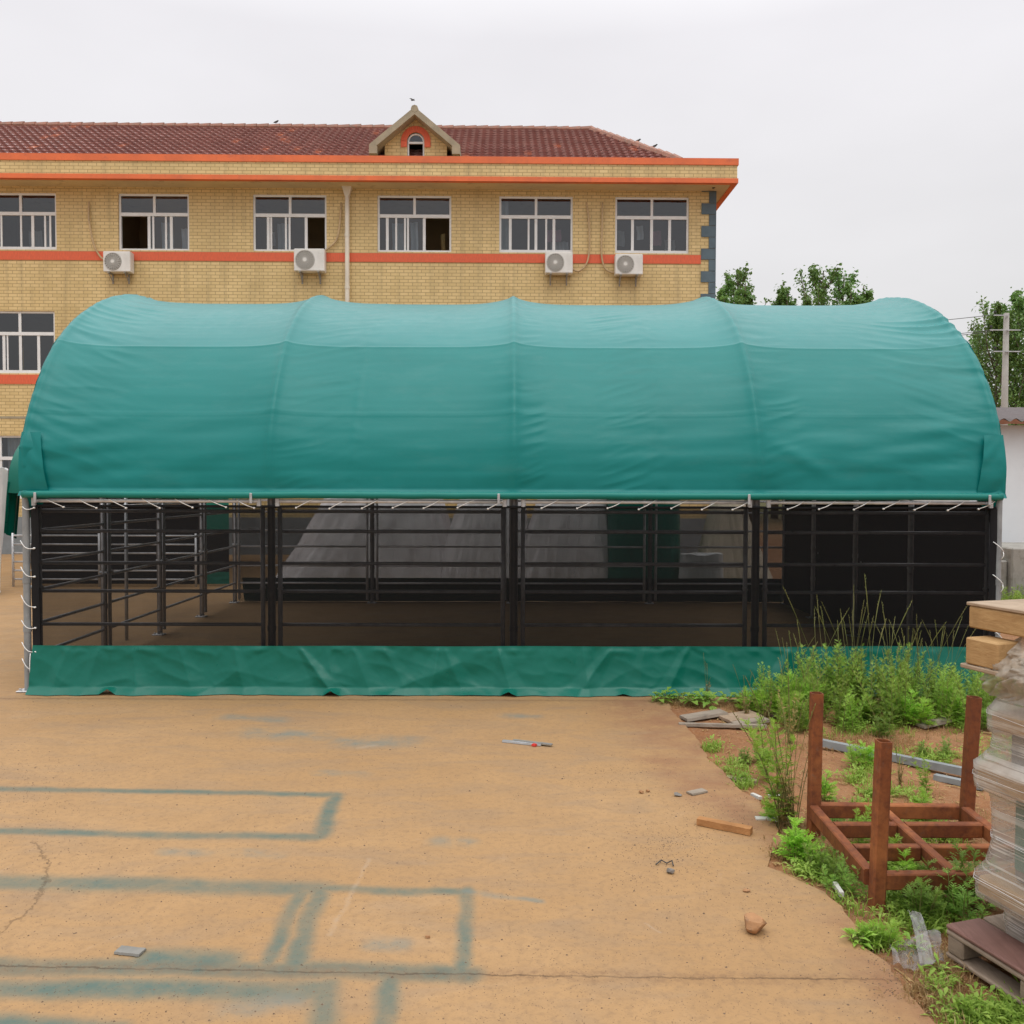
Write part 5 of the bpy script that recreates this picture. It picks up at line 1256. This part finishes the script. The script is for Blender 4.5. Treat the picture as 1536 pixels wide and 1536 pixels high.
# ================================================================== WEEDS
def leaf(mb, p, d, L, W, nrm, droop=.2):
    d = d.normalized(); s = d.cross(nrm).normalized(); mid = p + d * L * .5 + Vector((0, 0, -droop * L * .12)); tip = p + d * L + Vector((0, 0, -droop * L * .5))
    mb.add([p, mid - s * W / 2 + Vector((0, 0, W * .15)), tip, mid + s * W / 2 + Vector((0, 0, W * .15)), mid], [(0, 1, 4), (1, 2, 4), (0, 4, 3), (4, 2, 3)])
def mugwort(seed, h=.6, nst=7, spread=.16, dens=1., lf=1., stalks=0):
    r = random.Random(seed); lv = MB(); st = MB()
    for s in range(nst):
        a = r.uniform(0, 6.28); b = Vector((cos(a) * spread * r.random(), sin(a) * spread * r.random(), -.03)); hh = h * r.uniform(.55, 1.1); a2 = r.uniform(0, 6.28); ln = r.uniform(.05, .35) * hh
        top = b + Vector((cos(a2) * ln, sin(a2) * ln, hh)); mid = b.lerp(top, .5) + Vector((-cos(a2) * ln * .15, -sin(a2) * ln * .15, .05 * hh))
        c = lambda t: b * (1 - t) ** 2 + mid * 2 * t * (1 - t) + top * t * t
        st.tube([c(t / 5) for t in range(6)], [.0042, .004, .0035, .003, .0024, .0015], 4, False)
        nl = int(15 * dens * hh / .5) + 6
        for q in range(nl):
            t = .12 + .88 * (q + r.random() * .6) / nl; p = c(t); aa = q * 2.4 + r.uniform(-.4, .4); L = lf * (.115 * (1.1 - .65 * t) + .02) * r.uniform(.7, 1.25); el = r.uniform(.1, .8) + .5 * t
            d = Vector((cos(aa) * cos(el), sin(aa) * cos(el), sin(el)))
            nn = Vector((-cos(aa) * sin(el), -sin(aa) * sin(el), cos(el)))
            leaf(lv, p, d, L, L * .16, nn, .5)
            for f_ in (.3, .5, .7):
                for sg in (-1, 1):
                    d2 = (d + d.cross(nn) * sg * .95).normalized(); leaf(lv, p + d * L * f_ - Vector((0, 0, .1 * L * f_)), d2, L * (.62 - .42 * f_), L * .10, nn, .4)
    for s in range(stalks):
        a = r.uniform(0, 6.28); b = Vector((cos(a) * spread * .5 * r.random(), sin(a) * spread * .5 * r.random(), 0)); hh = h * r.uniform(1.25, 2.1); ln = r.uniform(.05, .42) * hh; a2 = r.choice((0, pi)) + r.uniform(-.8, .8)
        top = b + Vector((cos(a2) * ln, sin(a2) * ln, hh)); mid = b.lerp(top, .5) + Vector((cos(a2) * ln * -.3, r.uniform(-.03, .03), .04))
        c = lambda t: b * (1 - t) ** 2 + mid * 2 * t * (1 - t) + top * t * t
        st.tube([c(t / 6) for t in range(7)], [.0022, .0020, .0018, .0016, .0014, .0034, .0012], 5, False)
        for q in range(6): p = c(.86 + .14 * q / 6); st.tube([p, p + Vector((r.uniform(-.01, .01), r.uniform(-.01, .01), .012))], [.004, .001], 4, False)
    return lv, st
def rosette(seed, rad=.12, n=14, W=.35, hup=.5):
    r = random.Random(seed); lv = MB(); st = MB()
    for q in range(n):
        a = q * 2.4 + r.uniform(-.3, .3); el = r.uniform(.1, 1.1) * hup; L = rad * r.uniform(.55, 1.15); d = Vector((cos(a) * cos(el), sin(a) * cos(el), sin(el))); nn = Vector((-cos(a) * sin(el), -sin(a) * sin(el), cos(el)))
        p = Vector((r.uniform(-.02, .02), r.uniform(-.02, .02), r.uniform(0, .05))); e_ = p + d * L * .4; st.tube([p, e_], .0022, 4, False); leaf(lv, e_, d, L, L * W * r.uniform(.8, 1.2), nn, .7)
    return lv, st
def tuft(seed, n=40, h=.14, sp_=.05, W=.005):
    r = random.Random(seed); lv = MB()
    for q in range(n):
        a = r.uniform(0, 6.28); b = Vector((r.gauss(0, sp_), r.gauss(0, sp_), -.012)); H = h * r.uniform(.4, 1.2); ln = H * r.uniform(.1, .9); d = Vector((cos(a), sin(a), 0)); s = Vector((-sin(a), cos(a), 0)) * W
        m1 = b + d * ln * .35 + Vector((0, 0, H * .65)); tp = b + d * ln + Vector((0, 0, H * r.uniform(.6, 1)))
        lv.add([b - s, b + s, m1 + s * .8, m1 - s * .8, tp], [(0, 1, 2, 3), (3, 2, 4)])
    return lv, None
VAR = {}
def reg(key, pair, mats):
    if key[0] == 'dry':                      # thin dry plants: leaves and stems in one mesh
        lv, st = pair; lv.cm = 1; lv.add(st.v, st.f); VAR[key] = (lv.mesh('dry_weed', list(mats)), None); return
    VAR[key] = (pair[0].mesh('leaves', mats[0]), pair[1].mesh('stems', mats[1]) if pair[1] and pair[1].v else None)
for i in range(4): reg(('mug', i), mugwort(100 + i, .42 + .06 * i, 9, .17, 2.2, .62), (M['leaf'], M['stalk']))
for i in range(3): reg(('mugs', i), mugwort(140 + i, .50, 8, .18, 2.0, .62, 4), (M['leaf'], M['stalk']))
for i in range(3): reg(('fresh', i), mugwort(120 + i, .30, 5, .08, 1.2, 1.15), (M['leaf2'], M['stalk']))
for i in range(3): reg(('bush', i), mugwort(130 + i, .26, 6, .10, 1.5, .75), (M['leafdark'], M['stalk']))
reg(('tall', 0), mugwort(160, .62, 3, .05, 1.9, .95), (M['leaf2'], M['stalk']))
reg(('dry', 0), mugwort(165, .55, 9, .03, .45, .45, 6), (M['straw'], M['stalk'])); reg(('dry', 1), mugwort(166, .42, 8, .03, .5, .5, 4), (M['straw'], M['stalk']))
for i in range(3): reg(('ros', i), rosette(170 + i, .13, 18, .5, .8), (M['leafdark'], M['stalk']))
for i in range(3): reg(('low', i), rosette(180 + i, .07, 26, .32, .9), (M['leaf'], M['stalk']))
for i in range(3): reg(('tuft', i), tuft(190 + i), (M['leaf'], M['stalk']))
for i in range(3): reg(('straw', i), tuft(200 + i, 46, .11, .06, .0035), (M['straw'], M['stalk']))
CATN = {'mug': 'weed', 'mugs': 'seeding_weed', 'fresh': 'leafy_weed', 'bush': 'leafy_weed', 'tall': 'tall_weed', 'dry': 'dry_weed', 'ros': 'bindweed', 'low': 'low_weed', 'tuft': 'grass_tuft', 'straw': 'dry_grass_tuft'}
def plant(key, x, y, s=1., lab='', grp=None, z=None, tilt=.1, zs=None):
    lm, sm_ = VAR[key]; nm = CATN[key[0]]
    o = bpy.data.objects.new(nm, lm); COL.objects.link(o)
    zz_ = soilz(x, y) if z is None else z
    o.location = (x, y, zz_); o.rotation_euler = (R.uniform(-tilt, tilt), R.uniform(-tilt, tilt), R.uniform(0, 6.28)); o.scale = (s, s, s * (zs or 1.))
    tag(o, lab, 'grass' if 'tuft' in nm else 'weed', grp)
    if sm_:
        c = bpy.data.objects.new('stems', sm_); COL.objects.link(c); c.parent = o
    return o
# thicket in front of the right bay: photo column -> foot and height
r2 = random.Random(5)
def thicket(n, kinds, xr, yr, hs, lab, grp):
    for k in range(n):
        x = r2.uniform(*xr); y = r2.uniform(*yr); hx = hs(x)
        kk = kinds[r2.randrange(len(kinds))]; plant((kk, r2.randrange(4 if kk == 'mug' else 3)), x, y, hx * r2.uniform(.8, 1.15), lab, grp)
def hs(x):
    px = 768 + x * F / 7.3
    return .70 + .40 * exp(-((px - 1310) / 75) ** 2)
thicket(29, ['mug'], (2.2, 4.1), (6.75, 7.65), hs, 'feathery green weed in the thick patch before the right bay', 'weeds before the right bay')
thicket(17, ['mugs'], (2.3, 3.8), (7.0, 7.6), lambda x: hs(x) * .98, 'green weed with tall dry seed stalks in the patch before the right bay', 'seeding weeds before the right bay')
thicket(14, ['fresh', 'bush'], (2.3, 3.9), (6.6, 7.0), lambda x: .9, 'low leafy weed along the near foot of the thick patch', 'leafy weeds at the foot of the patch')
thicket(8, ['fresh'], (2.05, 2.5), (6.9, 7.5), lambda x: 1.0, 'bright leafy weed at the left end of the thick patch', 'leafy weeds left of the patch')
for (px, py, k, s, lab) in [(1168, 1238, ('tall', 0), .95, 'tall bright green weed left of the far rack post'), (1150, 1165, ('tall', 0), .7, 'bright weed leaning behind the tall dry stalks'), (1190, 1243, ('dry', 0), .85, 'tall dry yellowish weed against the far rack post'), (1178, 1235, ('dry', 1), .9, 'thin dry weed between the tall weed and the rack'), (1186, 1110, ('dry', 0), .75, 'dry brown weed with seed heads by the board stump'),
                            (1120, 1075, ('dry', 1), .55, 'dry seed stalks rising over the board scraps'), (1060, 1048, ('dry', 1), .5, 'thin dry stalk in front of the green skirt'), (1150, 1080, ('dry', 1), .6, 'dry stalks at the left of the weed patch'),
                            (1215, 1290, ('fresh', 0), .7, 'bushy weed along the left beam of the rack'), (1240, 1312, ('bush', 1), .7, 'dark leafy weed below the left beam'), (1195, 1285, ('fresh', 1), .7, 'bright weed at the concrete edge beside the rack'), (1265, 1335, ('bush', 2), .6, 'dark weed beside the white pipe'),
                            (1296, 1412, ('fresh', 0), .42, 'bright weed at the foot of the near rack post, left'), (1332, 1412, ('fresh', 2), .45, 'bright weed at the foot of the near rack post, right'), (1285, 1412, ('low', 0), .9, 'low weed on the concrete edge below the near post'),
                            (1395, 1375, ('bush', 0), .85, 'dark bushy weed in front of the near beam'), (1440, 1370, ('bush', 1), .95, 'dark bushy weed between rack and wrapped load'), (1420, 1345, ('bush', 2), .85, 'dark weed rising above the near beam'), (1370, 1360, ('bush', 1), .9, 'small dark weed under the near beam'), (1465, 1350, ('bush', 0), 1.1, 'dark weed pressed against the wrapped load'),
                            (1390, 1190, ('tall', 0), .38, 'single upright weed stalk behind the rack'), (1290, 1270, ('tall', 0), .42, 'upright weed inside the rack, left bay'), (1262, 1240, ('bush', 2), .6, 'small weed in the far left corner of the rack'), (1380, 1235, ('fresh', 1), .7, 'leafy weed inside the rack at the far beam'), (1345, 1290, ('fresh', 2), .55, 'weed between the rack cross beams'), (1400, 1310, ('fresh', 0), .6, 'weed by the middle beam of the rack'), (1360, 1320, ('fresh', 1), .6, 'weed just behind the near beam'),
                            (1285, 1148, ('fresh', 2), .6, 'bright weed by the long steel tube'), (1305, 1145, ('fresh', 0), .62, 'rounded weed beside the long steel tube'), (1415, 1130, ('bush', 1), .6, 'weed on bare soil left of the far right post'), (1385, 1132, ('bush', 0), .5, 'weed on bare soil behind the steel tubes'), (1485, 1155, ('bush', 2), .9, 'weed behind the far right rack post'),
                            (1240, 1195, ('fresh', 1), .6, 'small bright weed beside the far left post'), (1160, 1225, ('fresh', 0), .5, 'small bright weed near the long pale stick'), (1350, 1175, ('dry', 1), .45, 'dry weed on bare soil behind the rack'), (1120, 1140, ('bush', 0), .5, 'low bush of weed on the soil left of the tall weed'), (1142, 1137, ('bush', 1), .55, 'second low bush of weed touching the tall weed'), (1375, 1420, ('low', 1), .9, 'blue green weed growing through the plastic sheet'), (1412, 1455, ('low', 2), .8, 'blue green rosette in front of the pallet')]:
    p = G(px, py); plant(k, p.x, p.y, s, lab)
for k, (px, py) in enumerate(((985, 1053), (1000, 1050), (1020, 1052), (1035, 1056), (1050, 1052), (1064, 1056), (1090, 1054), (1110, 1052), (1135, 1058), (1150, 1052))):
    p = G(px, py); plant(('ros', k % 3), p.x, p.y, R.uniform(.75, 1.1), 'dark broad leaved bindweed creeping along the foot of the skirt', 'bindweed along the skirt', z=.0)
# shared low growth: countless tiny plants as one object
gc = MB(); dg = MB(); rc = random.Random(77)
def sow(mb_, key_mb, x, y, s, ang):
    if on_slab(x - .03, y): return
    c, sn = cos(ang) * s, sin(ang) * s; z = soilz(x, y)
    mb_.add([(x + c * q[0] - sn * q[1], y + sn * q[0] + c * q[1], z + s * q[2]) for q in key_mb.v], key_mb.f)
lowm = [rosette(300 + i, .06, 12, .3, .9)[0] for i in range(4)] + [tuft(310 + i, 16, .10, .03, .004)[0] for i in range(3)]
strm = [tuft(320 + i, 14, .07, .05, .0028)[0] for i in range(4)]
patches = [(1085, 1150, 45, 22, 60), (1065, 1120, 20, 8, 22), (1105, 1175, 20, 8, 16), (1120, 1170, 10, 6, 8), (1290, 1160, 40, 14, 45), (1400, 1135, 55, 12, 60), (1230, 1300, 45, 32, 70), (1260, 1360, 25, 25, 40), (1310, 1408, 45, 10, 40), (1390, 1370, 60, 25, 90), (1400, 1250, 60, 16, 70), (1340, 1300, 70, 14, 70), (1330, 1190, 60, 18, 50), (1485, 1518, 50, 16, 45), (1440, 1515, 35, 22, 34), (1410, 1475, 15, 12, 14), (1300, 1095, 90, 7, 60), (1440, 1090, 40, 8, 40), (1200, 1310, 20, 10, 20), (1540, 1520, 40, 40, 40), (1330, 1345, 30, 14, 30), (1520, 1120, 60, 20, 60), (1320, 1235, 60, 12, 45), (1300, 1210, 30, 8, 18)]
for (px, py, sx_, sy_, n) in patches:
    for k in range(n):
        p = G(px + rc.gauss(0, sx_ * .5), py + rc.gauss(0, sy_ * .5)); sow(gc, lowm[rc.randrange(7)], p.x, p.y, rc.uniform(.4, .95), rc.uniform(0, 6.28))
o = gc.build('ground_cover', M['leaf']); tag(o, 'patches of small green weeds and grass over the bare soil', 'ground cover', kind='stuff')
dp = [(1160, 1270, 40, 25, 110), (1120, 1295, 45, 8, 30), (1400, 1500, 45, 40, 110), (1330, 1250, 90, 20, 120), (1190, 1240, 22, 14, 60), (1420, 1440, 40, 25, 60), (1260, 1220, 40, 12, 50), (1300, 1110, 100, 14, 110), (1150, 1215, 40, 25, 60), (1000, 1056, 40, 4, 30), (1400, 1220, 60, 20, 60), (1120, 1060, 60, 4, 40)]
for (px, py, sx_, sy_, n) in dp:
    for k in range(n):
        p = G(px + rc.gauss(0, sx_ * .5), py + rc.gauss(0, sy_ * .5)); sow(dg, strm[rc.randrange(4)], p.x, p.y, rc.uniform(.4, 1.1), rc.uniform(0, 6.28))
o = dg.build('dry_grass', M['straw']); tag(o, 'dry straw coloured grass scattered over the soil edge', 'dry grass', kind='stuff')
# litter on the soil and grit on the concrete
lt = MB()
for k in range(1500):
    px, py = rc.uniform(1050, 1530), 1065 + 470 * rc.random() ** 1.4
    p = G(px, py)
    if on_slab(p.x - .02, p.y) and rc.random() < .97: continue
    L = rc.uniform(.01, .06) if rc.random() < .8 else rc.uniform(.05, .13); a = rc.uniform(0, 6.28); W = rc.uniform(.001, .005); z = soilz(p.x, p.y) + .006
    d = Vector((cos(a), sin(a), rc.uniform(-.1, .2))) * L; s = Vector((-sin(a), cos(a), 0)) * W; q = Vector((p.x, p.y, z))
    lt.add([q - s, q + s, q + d + s, q + d - s, q + d * .5 + Vector((0, 0, W * 1.6))], [(0, 1, 4), (1, 2, 4), (2, 3, 4), (3, 0, 4)])
o = lt.build('straw_litter', M['straw']); tag(o, 'bits of straw and bark littering the red soil', 'litter', kind='stuff')
gr = MB()
def pebble(p, s):
    v = [Vector((rc.uniform(.6, 1) * s * a, rc.uniform(.6, 1) * s * b, rc.uniform(.5, .9) * s * c)) for a, b, c in ((1, 0, 0), (0, 1, 0), (-1, 0, 0), (0, -1, 0), (0, 0, 1))]
    gr.add([p + q for q in v], [(0, 1, 4), (1, 2, 4), (2, 3, 4), (3, 0, 4)])
for k in range(7500):
    px, py = rc.uniform(-10, 1400), 1052 + 484 * rc.random() ** .9; p = G(px, py); pebble(p, rc.uniform(.0007, .0017) * p.y ** .5 * 1.0 * (1 if rc.random() < .95 else 2.2) + .0003)
for (px, py, sx_, sy_, n) in ((40, 1195, 60, 25, 320), (110, 1155, 70, 12, 200), (1000, 1265, 45, 18, 420), (920, 1160, 60, 15, 260), (1080, 1215, 45, 25, 350), (110, 1270, 60, 25, 140), (1010, 1310, 60, 25, 160), (1180, 1360, 60, 40, 120), (1330, 1460, 20, 30, 160)):
    for k in range(n): pebble(G(px + rc.gauss(0, sx_), py + rc.gauss(0, sy_)), rc.uniform(.0018, .0048))
o = gr.build('grit', M['pebble']); tag(o, 'dark grit and tiny pebbles strewn over the concrete', 'grit', kind='stuff')
# weeds by the shed
for k in range(16):
    p = at(1500 + 5 * k, 890, 12.6 + .5 * (k % 3)); plant(('mug', k % 4), p.x, p.y, .8, 'bright weed growing against the concrete block by the shed', 'weeds beside the shed', z=0)
